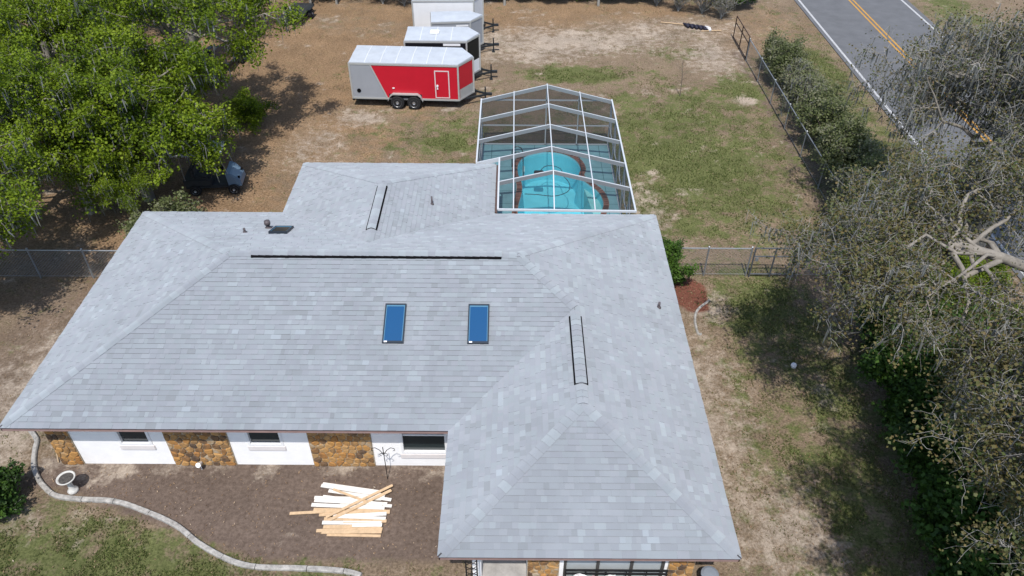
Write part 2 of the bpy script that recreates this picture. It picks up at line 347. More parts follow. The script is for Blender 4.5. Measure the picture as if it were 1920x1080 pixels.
# the pool's hole in the ground sheet
hole = (GX > -.2) & (GX < 3.9) & (GY > 22.2) & (GY < 30.2)
GZ = np.where(hole, -1.9, GZ)
V = np.stack([GX, GY, GZ], -1).reshape(-1, 3); ni, nj = GX.shape
I, J = np.meshgrid(np.arange(ni-1), np.arange(nj-1), indexing='ij'); a = (I*nj+J).ravel()
F = np.stack([a, a+nj, a+nj+1, a+1], -1)
gm = mesh_np('ground', V, F, mat('_tmp', (1, 1, 1)), smooth=True); gm.materials.clear()
zs = zones(V[:, 0], V[:, 1])
for nm, z in zip(('grass', 'straw', 'sand', 'soil', 'mulch'), zs):
    at = gm.attributes.new(nm, 'FLOAT', 'POINT'); at.data.foreach_set('value', z.astype(np.float32))
def ground_mat():
    m = bpy.data.materials.new('yard_ground'); m.use_nodes = True
    n = m.node_tree.nodes; l = m.node_tree.links; b = n['Principled BSDF']; b.inputs['Roughness'].default_value = .95; b.inputs['Specular IOR Level'].default_value = .1; b.inputs['Diffuse Roughness'].default_value = 1.0
    geo = n.new('ShaderNodeNewGeometry')
    def noise(s, d=6, r=.65):
        k = n.new('ShaderNodeTexNoise'); k.inputs['Scale'].default_value = s; k.inputs['Detail'].default_value = d; k.inputs['Roughness'].default_value = r
        l.new(geo.outputs['Position'], k.inputs['Vector']); return k.outputs[0]
    def ramp(f, c0, c1, p0=.3, p1=.7):
        k = n.new('ShaderNodeValToRGB'); k.color_ramp.elements[0].position = p0; k.color_ramp.elements[0].color = (*c0, 1); k.color_ramp.elements[1].position = p1; k.color_ramp.elements[1].color = (*c1, 1)
        l.new(f, k.inputs[0]); return k.outputs[0]
    gmix = noise(1.7, 9, .78); smix = noise(2.4, 9, .78); fine = noise(14, 8, .8); mid = noise(3.5, 6, .7); big = noise(.6, 4)
    cur = ramp(fine, (.075, .055, .036), (.25, .19, .135), .36, .64)
    def layer(attr, col, fn, amp=.9, sharp=.28):
        nonlocal cur
        at = n.new('ShaderNodeAttribute'); at.attribute_name = attr
        # amount + (noise-.5)*amp, sharpened: patchy coverage
        a1 = n.new('ShaderNodeMath'); a1.operation = 'MULTIPLY_ADD'; a1.inputs[1].default_value = amp; l.new(fn, a1.inputs[0]); l.new(at.outputs['Fac'], a1.inputs[2])
        mr = n.new('ShaderNodeMapRange'); mr.inputs[1].default_value = .5+amp*.5-sharp; mr.inputs[2].default_value = .5+amp*.5+sharp; l.new(a1.outputs[0], mr.inputs[0])
        mg = n.new('ShaderNodeMath'); mg.operation = 'MULTIPLY'; l.new(mr.outputs[0], mg.inputs[0])
        m2 = n.new('ShaderNodeMapRange'); m2.inputs[1].default_value = .02; m2.inputs[2].default_value = .15; l.new(at.outputs['Fac'], m2.inputs[0]); l.new(m2.outputs[0], mg.inputs[1])
        mx = n.new('ShaderNodeMix'); mx.data_type = 'RGBA'; l.new(mg.outputs[0], mx.inputs[0]); l.new(cur, mx.inputs[6]); l.new(col, mx.inputs[7]); cur = mx.outputs[2]
    layer('straw', ramp(fine, (.085, .053, .029), (.295, .20, .122), .36, .64), smix, 2.4, .35)
    layer('soil', ramp(noise(9, 8, .7), (.078, .057, .045), (.165, .125, .102), .3, .7), smix, 1.3, .35)
    layer('grass', ramp(fine, (.042, .052, .017), (.14, .15, .06), .36, .64), gmix, 3.2, .22)
    layer('sand', ramp(fine, (.19, .152, .115), (.38, .325, .27), .34, .66), smix, 3.0, .28)
    layer('mulch', ramp(noise(25, 5), (.06, .022, .015), (.20, .085, .06)), mid, .3, .2)
    # broad tonal drift
    mr = n.new('ShaderNodeMapRange'); mr.inputs[1].default_value = .3; mr.inputs[2].default_value = .7; mr.inputs[3].default_value = .82; mr.inputs[4].default_value = 1.15; l.new(big, mr.inputs[0])
    vm = n.new('ShaderNodeVectorMath'); vm.operation = 'SCALE'; l.new(cur, vm.inputs[0]); l.new(mr.outputs[0], vm.inputs['Scale'])
    l.new(vm.outputs[0], b.inputs['Base Color'])
    bp = n.new('ShaderNodeBump'); bp.inputs['Strength'].default_value = .7; bp.inputs['Distance'].default_value = .05; l.new(fine, bp.inputs['Height']); l.new(bp.outputs[0], b.inputs['Normal'])
    return m
gm.materials.append(ground_mat())
tag(link('ground', gm), kind='structure')

# ------------------------------------------------------------------ road
def asphalt():
    m = mat('asphalt', (.13, .132, .138), .85, var=.25, scale=1.2, bump=.3, bscale=60)
    return m
rd = MB(); rd.box((18.0, -200, -.3), (25.3, 900, .03)); tag(rd.build('road', asphalt()), kind='structure')
M_WLINE = mat('white_road_paint', (.52, .52, .52), .7, var=.45, scale=12); M_YLINE = mat('yellow_road_paint', (.52, .27, .045), .7, var=.3, scale=12)
for nm, x, w, mm, pr in (('edge_line', 18.28, .13, M_WLINE, 0), ('edge_line', 24.92, .13, M_WLINE, 0), ('centre_line', 21.52, .11, M_YLINE, 0), ('centre_line', 21.78, .11, M_YLINE, 0)):
    q = MB(); q.add([(x-w/2, -200, .036), (x+w/2, -200, .036), (x+w/2, 900, .036), (x-w/2, 900, .036)], [(0, 1, 2, 3)])
    o = q.build(nm, mm); tag(o, kind='structure')
# ------------------------------------------------------------------ house
HO = Vector((-4.0, 15.0, 0))
house = empty('house', HO, 'single storey white house with light grey shingle hip roof and stone panels', 'house')
# ---- roof deck (under the shingles), one closed shell
P = {'A': (XA, YA, EZ), 'B': (XB, YA, EZ), 'C': (XB, YC, EZ), 'D': (XD, YC, EZ), 'E': (XD, YE, EZ), 'F': (XA, YE, EZ), 'G': (XG, YE, EZ), 'H': (XG, YH, EZ), 'I': (XI, YH, EZ), 'J': (XI, YE, EZ),
     'R1': (XA+HALF, YM, RZ), 'R2': (XD-HALF, YM, RZ), 'V': (WX, YA+WH, WZ), 'W': (WX, YC+WH, WZ), 'U': (RX, YE-RH, RRZ), 'T': (RX, YM, RZ), 'Q': (RX, YH-RH, RRZ)}
names = list(P); idx = {k: i for i, k in enumerate(names)}
faces = ['ABV+R1', 'CDW', 'BCWV', 'DE+VW', 'FR1TUG', 'TR2EJU', 'AR1F', 'GUQH', 'HQI', 'IQUJ']
FACES = [['A', 'B', 'V', 'R2', 'R1'], ['C', 'D', 'W'], ['B', 'C', 'W', 'V'], ['D', 'E', 'R2', 'V', 'W'], ['G', 'F', 'R1', 'T', 'U'], ['E', 'J', 'U', 'T', 'R2'], ['F', 'A', 'R1'], ['H', 'G', 'U', 'Q'], ['I', 'H', 'Q'], ['J', 'I', 'Q', 'U']]
dk = MB(); dk.add([P[k] for k in names], [[idx[k] for k in f] for f in FACES])
EAVE = ['A', 'B', 'C', 'D', 'E', 'J', 'I', 'H', 'G', 'F']
roof = dk.build('roof', M_DECK, house)
tag(roof, 'light grey asphalt shingle hip roof')
# ---- shingles
EXPO = .143; WIDTHS = (.10, .13, .17, .21, .26)
def clip(poly, a, b):
    """keep the part of a convex polygon on the left of a->b"""
    out = []; n = len(poly); ex, ey = b[0]-a[0], b[1]-a[1]
    sd = [ex*(p[1]-a[1]) - ey*(p[0]-a[0]) for p in poly]
    for i in range(n):
        p, q, s0, s1 = poly[i], poly[(i+1) % n], sd[i], sd[(i+1) % n]
        if s0 >= 0: out.append(p)
        if (s0 > 0) != (s1 > 0) and abs(s0-s1) > 1e-12:
            t = s0/(s0-s1)
            if 0 < t < 1: out.append((p[0]+(q[0]-p[0])*t, p[1]+(q[1]-p[1])*t))
    return out
CONVEX = [['A', 'B', 'V', 'R2', 'R1'], ['C', 'D', 'W'], ['B', 'C', 'W', 'V'], ['D', 'X', 'V', 'W'], ['X', 'E', 'R2', 'V'], ['G', 'F', 'R1', 'T', 'U'], ['E', 'J', 'U', 'T', 'R2'], ['F', 'A', 'R1'], ['H', 'G', 'U', 'Q'], ['I', 'H', 'Q'], ['J', 'I', 'Q', 'U']]
P['X'] = (XD, YA+WH, EZ)
EDIR = [('A', 'B'), ('C', 'D'), ('B', 'C'), ('D', 'E'), ('D', 'E'), ('G', 'F'), ('E', 'J'), ('F', 'A'), ('H', 'G'), ('I', 'H'), ('J', 'I')]
tabs = []     # (frame, rect or polygon, v0, tone, lift, full?)
rs = random.Random(3)
for fi, (f, (e0, e1)) in enumerate(zip(CONVEX, EDIR)):
    O = Vector(P[e0]); u = (Vector(P[e1])-O).normalized()
    n = Vector((0, 0, 1)); outw = u.cross(n)            # points away from the house
    v = (-outw + Vector((0, 0, S))).normalized(); nn = u.cross(v)
    poly = [((Vector(P[k])-O).dot(u), (Vector(P[k])-O).dot(v)) for k in f]
    if fi == 4: pass
    umin, umax = min(p[0] for p in poly), max(p[0] for p in poly); vmin, vmax = min(p[1] for p in poly), max(p[1] for p in poly)
    # overhang the eave by 2 cm
    poly = [(p[0], p[1]-(.025 if p[1] < .01 else 0)) for p in poly]
    rr = random.Random(100 + (3 if fi == 4 else fi))
    c = 0
    while c*EXPO < vmax:
        v0 = c*EXPO - (.025 if c == 0 else 0); v1 = (c+1)*EXPO; x = -20 + rr.random()*.4
        drift = rr.uniform(-.12, .12)
        while x < 25:
            w = rr.choice(WIDTHS); hi = rr.random() < .5; tone = min(1, max(0, .5+drift*.8+rr.gauss(0, .17))); x1 = x+w
            if x1 > umin and x < umax:
                rect = [(x, v0), (x1, v0), (x1, v1), (x, v1)]; q = rect
                for i in range(len(poly)):
                    q = clip(q, poly[i], poly[(i+1) % len(poly)])
                    if len(q) < 3: break
                if len(q) >= 3:
                    full = len(q) == 4 and all(min(abs(a[0]-b[0])+abs(a[1]-b[1]) for b in rect) < 1e-6 for a in q)
                    cx = sum(a[0] for a in q)/len(q); cy = sum(a[1] for a in q)/len(q)
                    wp = O+u*cx+v*cy
                    tabs.append((O, u, v, nn, q, v0, v1, tone, .008 if hi else 0., full and c > 0, w, (wp-Vector((0, 0, 16.95))).length))
            x = x1
        c += 1
full = sorted([i for i, t in enumerate(tabs) if t[9]], key=lambda i: tabs[i][11])[:300]
fullset = set(full)
def tab_geo(q, v0, v1, lift, T=.010):
    nq = len(q); h = [(T+lift)*(1-(p[1]-v0)/(v1-v0)*.86)+.002 for p in q]
    vs = [(p[0], p[1], hh) for p, hh in zip(q, h)] + [(p[0], p[1], -.002) for p in q]
    fs = [tuple(range(nq))] + [((i+1) % nq, i, nq+i, nq+(i+1) % nq) for i in range(nq)]
    return vs, fs
# the field: all but the nearest 300
fv, ff, fmi, ft = [], [], [], []
for i, t in enumerate(tabs):
    if i in fullset: continue
    O, u, v, nn, q, v0, v1, tone, lift = t[:9]; vs, fs = tab_geo(q, v0, v1, lift); o = len(fv)
    fv += [tuple(O+u*p[0]+v*p[1]+nn*p[2]-HO) for p in vs]; ff += [tuple(k+o for k in f) for f in fs]; fmi += [0]+[1]*(len(fs)-1); ft += [tone]*len(vs)
me = bpy.data.meshes.new('shingle_field'); me.from_pydata(fv, [], ff); me.materials.append(M_SH); me.materials.append(M_EDGE)
me.polygons.foreach_set('material_index', fmi); me.attributes.new('tone', 'FLOAT', 'POINT').data.foreach_set('value', ft); me.update()
tag(link('shingle_field', me, roof), kind='stuff')
cache = {}
for i in full:
    O, u, v, nn, q, v0, v1, tone, lift, _, w, _d = tabs[i]
    key = (w, lift, round(tone*7))
    if key not in cache:
        vs, fs = tab_geo([(0, 0), (w, 0), (w, EXPO), (0, EXPO)], 0, EXPO, lift)
        m2 = bpy.data.meshes.new('shingle'); m2.from_pydata(vs, [], fs); m2.materials.append(M_SH); m2.materials.append(M_EDGE)
        m2.polygons.foreach_set('material_index', [0]+[1]*(len(fs)-1)); m2.attributes.new('tone', 'FLOAT', 'POINT').data.foreach_set('value', [key[2]/7]*len(vs)); m2.update(); cache[key] = m2
    o = link('shingle', cache[key], roof)
    u0 = min(p[0] for p in q); M = Matrix((u, v, nn)).transposed().to_4x4(); M.translation = O+u*u0+v*v0-HO
    o.matrix_basis = M
# ---- ridge caps and vents
def cap_line(a, b, fa, fb, vent=None, skip=0.0, st=0.0):
    """caps from a to b; fa, fb = outward face normals either side"""
    a = Vector(P[a]); b = Vector(P[b]); d = (b-a); L = d.length; d.normalize()
    def side(nrm, sgn):
        w = nrm.cross(d)*sgn; w.normalize(); return w if w.z < 0 else -w
    wl_, wr_ = side(fa, 1), side(fb, 1); up = (fa+fb).normalized()
    if (wl_.cross(d)).dot(up) > 0: wl_, wr_ = wr_, wl_
    W, LEN, T = .145, .205, .02
    meshes = []
    for tn in (.35, .5, .6, .72, .85):
        vs = []
        for t, h in ((0, T+.012), (LEN+.012, T)):
            for q, hh in ((wl_*W, h-.006), (wl_*.03, h+.001), (wr_*.03, h+.001), (wr_*W, h-.004)):
                vs.append(d*t+q+up*hh)
        for t, h in ((0, T+.012), (LEN+.012, T)):
            for q in (wl_*W, wr_*W): vs.append(d*t+q+up*(h-.009))
        m2 = bpy.data.meshes.new('ridge_cap')
        m2.from_pydata([tuple(x) for x in vs], [], [(0, 1, 5, 4), (1, 2, 6, 5), (2, 3, 7, 6), (0, 8, 9, 3, 2, 1), (0, 4, 10, 8), (3, 9, 11, 7)])
        m2.materials.append(M_SH); m2.materials.append(mat('cap_edge', (.17, .18, .20), .9)); m2.polygons.foreach_set('material_index', [0, 0, 0, 1, 1, 1])
        m2.attributes.new('tone', 'FLOAT', 'POINT').data.foreach_set('value', [tn]*12); m2.update(); meshes.append(m2)
    k = int((L-skip-st)/LEN)
    if vent: vent = (round(vent[0]/LEN)*LEN+.012, round(vent[1]/LEN)*LEN-.004)
    for i in range(k):
        p = a+d*(st+i*LEN); lift = 0
        if vent and vent[0] <= (i+.5)*LEN <= vent[1]: lift = .05
        link('ridge_cap', rs.choice(meshes), roof, p+up*lift-HO)
    if vent:
        vb = MB(); ww = W+.038
        for t in vent: pass
        A0, B0 = a+d*vent[0], a+d*vent[1]
        vs = []
        for p in (A0, B0):
            for q, h in ((wl_*ww, .008), (wl_*ww, .045), (Vector((0, 0, 0)), .062), (wr_*ww, .045), (wr_*ww, .008)): vs.append(p+q+up*h)
        vb.add(vs, [(0, 1, 6, 5), (1, 2, 7, 6), (2, 3, 8, 7), (3, 4, 9, 8), (4, 3, 2, 1, 0), (5, 6, 7, 8, 9)])
        vb.mi[-2:] = [1, 1] if abs(d.x) > .5 else [0, 0]
        vb.build('ridge_vent', [M_BLACKP, mat('vent_end', (.24, .25, .28), .9)], roof)
def fn(x, y): return Vector((x*S, y*S, 1)).normalized()
NF, NB, NL, NR = fn(0, -1), fn(0, 1), fn(-1, 0), fn(1, 0)
cap_line('A', 'R1', NF, NL, st=.09); cap_line('F', 'R1', NB, NL, st=.09); cap_line('E', 'R2', NB, NR, st=.09)
cap_line('R1', 'R2', NF, NB, vent=(.53, 7.55)); cap_line('V', 'R2', NF, NR, skip=.15)
cap_line('C', 'W', NF, NL, st=.09); cap_line('D', 'W', NF, NR, st=.09); cap_line('W', 'V', NL, NR, vent=(.57, 2.98))
cap_line('H', 'Q', NL, NB, st=.09); cap_line('I', 'Q', NB, NR, st=.09); cap_line('Q', 'U', NR, NL, vent=(.15, 2.65))
# ---- fascia, drip edge and soffit round the eaves
for i in range(len(EAVE)):
    a = Vector(P[EAVE[i]]); b = Vector(P[EAVE[(i+1) % len(EAVE)]]); d = (b-a).normalized(); outw = d.cross(Vector((0, 0, 1)))
    fb = MB(); fb.bar(a - outw*.012 - Vector((0, 0, .08)) , b - outw*.012 - Vector((0, 0, .08)), .024, .115, up=(0, 0, 1)); fb.build('fascia', M_FASCIA, house)
    de = MB(); de.bar(a + outw*.012 - Vector((0, 0, .012)), b + outw*.012 - Vector((0, 0, .012)), .026, .022); de.build('drip_edge', M_DRIP, roof)
sf = MB()
def ring(pts, d):
    out = []
    n = len(pts)
    for i in range(n):
        p0, p1, p2 = Vector(pts[i-1][:2]), Vector(pts[i][:2]), Vector(pts[(i+1) % n][:2])
        e1 = (p1-p0).normalized(); e2 = (p2-p1).normalized(); n1 = Vector((-e1.y, e1.x)); n2 = Vector((-e2.y, e2.x))
        m = (n1+n2); m = m/(1+n1.dot(n2)); out.append(p1+m*d)
    return out
eav = [P[k] for k in EAVE]; inn = ring(eav, OV-.01); ne = len(eav)
sf.add([(p[0], p[1], EZ-.125) for p in ring(eav, .03)] + [(p.x, p.y, EZ-.125) for p in inn], [(i, (i+1) % ne, ne+(i+1) % ne, ne+i) for i in range(ne)])
sf.build('soffit', mat('soffit_paint', (.62, .58, .56), .8), house)
# ---- walls (boxes between the openings), 0.2 m thick, inside the wall line
WT = EZ-.13; TH = .2
wall_i = ring(eav, OV)     # A B C D E J I H G F
wa = {k: wall_i[i] for i, k in enumerate(EAVE)}
wa['A'].x = wa['F'].x = -12.15
def wall_y(x0, x1, y, openings, name='wall', m=M_STUCCO, z1=WT):
    """wall facing -Y with rectangular openings (x0,x1,z0,z1)"""
    q = MB(); xs = sorted(openings); cur = x0
    for (a, b, c, d) in xs:
        q.box((cur, y, -.2), (a, y+TH, z1)); q.box((a, y, -.2), (b, y+TH, c)); q.box((a, y, d), (b, y+TH, z1)); cur = b
    q.box((cur, y, -.2), (x1, y+TH, z1)); return q.build(name, m, house)
yF = wa['A'].y; xL = wa['A'].x
WIN = [(-10.33, -9.52, .84, 1.92), (-6.93, -6.05, .84, 1.92), (-2.9, -1.72, .55, 1.92)]
wall_y(xL, wa['B'].x-.003, yF, WIN)
def plain_wall(a, b, t=TH):
    a = wa[a]; b = wa[b]; d = (b-a).normalized(); nrm = Vector((-d.y, d.x)); q = MB()
    pts = [a, b, b+nrm*t, a+nrm*t]; q.prism([(p.x, p.y) for p in pts], -.2, WT); q.build('wall', M_STUCCO, house)
plain_wall('B', 'C'); plain_wall('D', 'E'); plain_wall('E', 'J'); plain_wall('J', 'I'); plain_wall('I', 'H'); plain_wall('H', 'G'); plain_wall('G', 'F')
q = MB(); q.box((xL, yF+TH+.002, -.2), (xL+TH, wa['F'].y-TH-.002, WT)); q.build('wall', M_STUCCO, house)
# ---- windows
def window(x0, x1, z0, z1, y, sill=True, bars=()):
    cx = (x0+x1)/2
    w = bpy.data.objects.new('window', None); COL.objects.link(w); w.parent = house; w.location = Vector((cx, y, 0))-HO; w.empty_display_size = .2
    f = MB(); t = .07; yo = y-.025
    f.box((x0-.03, yo, z0-.03), (x0+t-.03, y+.1, z1)); f.box((x1-t+.03, yo, z0-.03), (x1+.03, y+.1, z1))
    f.box((x0+t-.03, yo, z0-.03), (x1-t+.03, y+.1, z0+t-.03)); f.box((x0+t-.03, yo, z1-t), (x1-t+.03, y+.1, z1))
    zm = z0+(z1-z0)*.5; f.box((x0+t-.03, y+.02, zm-.025), (x1-t+.03, y+.08, zm+.025))
    f.build('frame', M_FRAME, w)
    g_ = MB(); g_.box((x0+t-.032, y+.055, z0+t-.032), (x1-t+.032, y+.065, zm-.024)); g_.build('pane', M_PANE, w)
    g_ = MB(); g_.box((x0+t-.032, y+.045, zm+.024), (x1-t+.032, y+.055, z1-t+.002)); g_.build('pane', M_PANE, w)
    bk = MB(); bk.box((x0-.02, y+.16, z0-.02), (x1+.02, y+.19, z1+.02)); bk.build('blind_or_dark_back', mat('dark_room', (.02, .022, .024), .9), w)  # near-black sheet stands in for the unlit room behind the panes
    if sill:
        s_ = MB(); s_.box((x0-.06, y-.035, z0-.22), (x1+.06, y-.001, z0-.035)); s_.build('sill', M_SILL, w, bevel=.012)
    return w
for x0, x1, z0, z1 in WIN: window(x0, x1, z0, z1, yF)
# ---- stone panels
def stone_panel(x0, x1, y, z1, seed, edge=.05):
    r = random.Random(seed)
    pn = MB(); pn.box((x0, y-.035, -.15), (x1, y-.001, z1)); pnl = pn.build('stone_panel', M_MORTAR, house); tag(pnl, 'panel of rust and tan field stones')
    W_, H_ = x1-x0, z1; st = .175; pts = []
    nx, nz = max(2, round(W_/(st*1.15))), max(2, round(H_/st))
    for i in range(nx):
        for j in range(nz): pts.append((x0+(i+.5+r.uniform(-.38, .38)+(.25 if j % 2 else -.25))*W_/nx, (j+.5+r.uniform(-.36, .36))*H_/nz))
    for p in pts:
        poly = [(x0+.01, .0), (x1-.01, .0), (x1-.01, z1-.01), (x0+.01, z1-.01)]
        if not (x0 < p[0] < x1): p = (min(x1-.03, max(x0+.03, p[0])), p[1])
        for q_ in pts:
            if q_ is p or abs(q_[0]-p[0])+abs(q_[1]-p[1]) > .9: continue
            dx, dz = q_[0]-p[0], q_[1]-p[1]; L = math.hypot(dx, dz)
            if L < 1e-5: continue
            dx /= L; dz /= L; mxp = (p[0]+dx*(L/2-.009), p[1]+dz*(L/2-.009)); poly = clip(poly, (mxp[0], mxp[1]), (mxp[0]-dz, mxp[1]+dx))
            if len(poly) < 3: break
        if len(poly) < 3: continue
        cx = sum(a[0] for a in poly)/len(poly); cz = sum(a[1] for a in poly)/len(poly)
        # cut the corners a little so that stones are rounded
        rp = []
        for k in range(len(poly)):
            a, b = poly[k], poly[(k+1) % len(poly)]
            for t in (.2, .8): rp.append((a[0]+(b[0]-a[0])*t, a[1]+(b[1]-a[1])*t))
        nq = len(rp); dep = r.uniform(.018, .045); sb = MB()
        vs = [(a[0], y-.03, a[1]) for a in rp] + [(a[0]+(cx-a[0])*.04, y-.036-dep*.6, a[1]+(cz-a[1])*.04) for a in rp] + [(a[0]+(cx-a[0])*.25, y-.036-dep+r.uniform(-.004, .004), a[1]+(cz-a[1])*.25) for a in rp]
        sb.add(vs, [(i, (i+1) % nq, nq+(i+1) % nq, nq+i) for i in range(nq)] + [(nq+i, nq+(i+1) % nq, 2*nq+(i+1) % nq, 2*nq+i) for i in range(nq)] + [tuple(range(2*nq, 3*nq))])
        sb.build('stone', M_STONE, pnl)
stone_panel(xL-.03, -11.58, yF, 1.98, 1); stone_panel(-9.1, -7.44, yF, 1.98, 2); stone_panel(-5.34, -3.68, yF, 1.98, 3)
# ---- wing front: recessed entry, stone piers, big window
yW = wa['C'].y; xw0, xw1 = wa['C'].x, wa['D'].x
q = MB(); q.box((.38, yW+.001, -.2), (.58, yW+1.5, WT)); q.build('wall', M_STUCCO, house)
q = MB(); q.box((xw0+.2, yW+1.5, -.2), (.58, yW+1.7, WT)); q.build('wall', M_STUCCO, house)
wall_y(.582, xw1-.203, yW, [(1.22, 3.55, .2, 1.98)])
stone_panel(.382, 1.12, yW, 1.98, 4); stone_panel(3.62, xw1, yW, 1.98, 5)
w = bpy.data.objects.new('window', None); COL.objects.link(w); w.parent = house; w.location = Vector((2.4, yW, 0))-HO
f = MB()
for x in (1.22, 1.98, 2.76, 3.48): f.box((x, yW+.01, .2), (x+.07, yW+.1, 1.98))
f.box((1.29, yW+.01, .2), (3.48, yW+.09, .27)); f.build('frame', mat('bronze_frame', (.10, .095, .09), .5, .4), w)
for i, x in enumerate((1.29, 2.05, 2.83)):
    x2 = (1.98, 2.76, 3.48)[i]
    g_ = MB(); g_.box((x, yW+.06, .27), (x2, yW+.068, 1.98)); g_.build('pane', mat('window_glass_pale', (.40, .44, .46), .12, spec=.6), w)
    b_ = MB(); nn_ = 5
    for k in range(nn_):
        xa = x+.01+(x2-x-.02)*k/nn_; b_.box((xa, yW+.085, .27), (xa+(x2-x-.02)/nn_-.012, yW+.095, 1.98))
    b_.build('blind_or_dark_back', M_FRAME, w)
dr = bpy.data.objects.new('door', None); COL.objects.link(dr); dr.parent = house; dr.location = Vector((-.3, yW+1.5, 0))-HO
q = MB(); q.box((-.62, yW+1.45, .1), (.12, yW+1.498, 2.02)); q.build('door_panel', M_WHITEP, dr, bevel=.01)
q = MB(); q.tube([(-.52, yW+1.44, 1.0), (-.52, yW+1.38, 1.0)], .03, 8); q.build('handle', M_RIM, dr)
q = MB(); q.box((xw0+.2, yW-.9, -.1), (.372, yW+1.44, .09)); o = q.build('porch_slab', M_SLAB); tag(o, kind='structure')
# ---- skylights
def skylight(x0, x1, yl, yh, back=False):
    s = bpy.data.objects.new('skylight', None); COL.objects.link(s); s.parent = house; cx = (x0+x1)/2
    zf = (lambda y: EZ+S*(YE-y)) if back else (lambda y: EZ+S*(y-YA))
    yc = (yl+yh)/2; s.location = Vector((cx, yc, zf(yc)))-HO
    sg = -1 if back else 1; ang = math.atan(S)*sg; s.rotation_euler = (ang, 0, 0)
    hl = (yh-yl)/2/math.cos(ang); hw = (x1-x0)/2; t = .035; H_ = .085
    f = MB()
    f.box((-hw, -hl, 0), (-hw+t, hl, H_)); f.box((hw-t, -hl, 0), (hw, hl, H_)); f.box((-hw+t, -hl, 0), (hw-t, -hl+t+.02, H_)); f.box((-hw+t, hl-t-.01, 0), (hw-t, hl, H_))
    o = link('frame', f.mesh('frame', mat('dark_bronze_frame', (.025, .035, .05), .4, .3)), s)
    i_ = MB(); t2 = t+.018
    i_.box((-hw+t, -hl+t+.02, .06), (-hw+t2, hl-t-.01, .078)); i_.box((hw-t2, -hl+t+.02, .06), (hw-t, hl-t-.01, .078)); i_.box((-hw+t2, hl-t2-.03, .06), (hw-t2, hl-t-.01, .078))
    link('seal', i_.mesh('seal', mat('pale_seal', (.06, .17, .27), .4)), s)
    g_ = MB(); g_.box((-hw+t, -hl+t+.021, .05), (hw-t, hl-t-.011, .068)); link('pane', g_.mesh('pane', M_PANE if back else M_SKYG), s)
    if not back:
        l_ = MB(); l_.box((-hw+.05, -hl+.012, H_+.001), (-hw+.13, -hl+.05, H_+.005)); link('sticker', l_.mesh('sticker', M_FRAME), s)
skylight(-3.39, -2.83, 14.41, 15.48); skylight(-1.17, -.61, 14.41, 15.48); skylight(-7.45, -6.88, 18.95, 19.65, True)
# ---- roof pipes
def pipe(x, y, z, h, r, elbow=False):
    q = MB(); q.lathe([(r*2.2, -.06), (r*2.0, .02), (r*1.25, .05), (r, .1), (r, h), (r*.7, h)], (x, y, z), 10)
    if elbow: q.lathe([(r*1.5, h*.55), (r*1.7, h*.75), (r*1.5, h), (r*.4, h*1.08)], (x, y, z), 10)
    q.build('vent_pipe', M_LEAD, house, smooth=True)
pipe(-8.22, 19.1, EZ+S*(YE-19.1), .16, .035); pipe(-7.67, 19.62, EZ+S*(YE-19.62), .28, .06, True); pipe(-2.66, 21.1, EZ+S*(XI+2.66), .30, .03); pipe(4.22, 16.6, EZ+S*(XD-4.22), .2, .035)
# gutter pipe along the pool side of the rear wing
q = MB(); q.box((XI+.018, YE+.15, EZ-.13), (XI+.12, YH-.02, EZ-.03)); q.build('gutter', mat('brown_gutter', (.10, .065, .055), .5), house)
# ------------------------------------------------------------------ pool
def catmull(pts, n=8):
    out = []; m = len(pts)
    for i in range(m):
        p0, p1, p2, p3 = [np.array(pts[(i+k-1) % m], float) for k in range(4)]
        for t in np.linspace(0, 1, n, endpoint=False):
            out.append(.5*((2*p1)+(-p0+p2)*t+(2*p0-5*p1+4*p2-p3)*t*t+(-p0+3*p1-3*p2+p3)*t**3))
    return np.array(out)
ctrl = [(2.3, 22.7), (3.0, 23.6), (3.42, 24.9), (3.62, 25.7), (3.5, 26.5), (3.15, 27.1), (2.78, 27.75), (2.88, 28.4), (2.72, 29.05), (2.3, 29.55), (1.7, 29.78), (1.1, 29.72), (.55, 29.4), (.24, 28.8), (.2, 28.0), (.36, 27.2), (.36, 26.5), (.2, 25.2), (.25, 23.6), (.8, 22.7)]
pc = catmull(ctrl, 8)
def offset(c, d):
    t = np.roll(c, -1, 0)-np.roll(c, 1, 0); t /= np.linalg.norm(t, axis=1)[:, None]; return c+np.stack([t[:, 1], -t[:, 0]], -1)*d
DZ = .10
pool = empty('swimming_pool', (1.6, 26.5, 0), 'turquoise freeform swimming pool with red brick coping inside the screen cage', 'pool')
n_ = len(pc); b_ = MB()
top = [(x, y, DZ-.01) for x, y in offset(pc, .0)]; bot = [(x, y, -1.25) for x, y in offset(pc, -.12)]
b_.add(top+bot, [((i+1) % n_, i, n_+i, n_+(i+1) % n_) for i in range(n_)] + [tuple(range(n_, 2*n_))])
b_.build('basin', M_BASIN, pool)
w_ = MB(); w_.add([(x, y, DZ-.10) for x, y in offset(pc, -.004)], [tuple(range(n_))]); w_.build('water', M_WATER, pool)
# shallow entry shelf in the front right lobe
sa, sb2 = (2.55, 27.35), (3.30, 24.4)
sp = [tuple(p) for p in offset(pc, -.02)]; sp = clip_poly = [p for p in sp if ((sb2[0]-sa[0])*(p[1]-sa[1])-(sb2[1]-sa[1])*(p[0]-sa[0])) > 0 and p[1] < 27.35]
sp = sorted(sp, key=lambda p: p[1]); s_ = MB(); s_.prism(sp, -1.24, -.22); s_.build('entry_shelf', M_SHELF, pool)
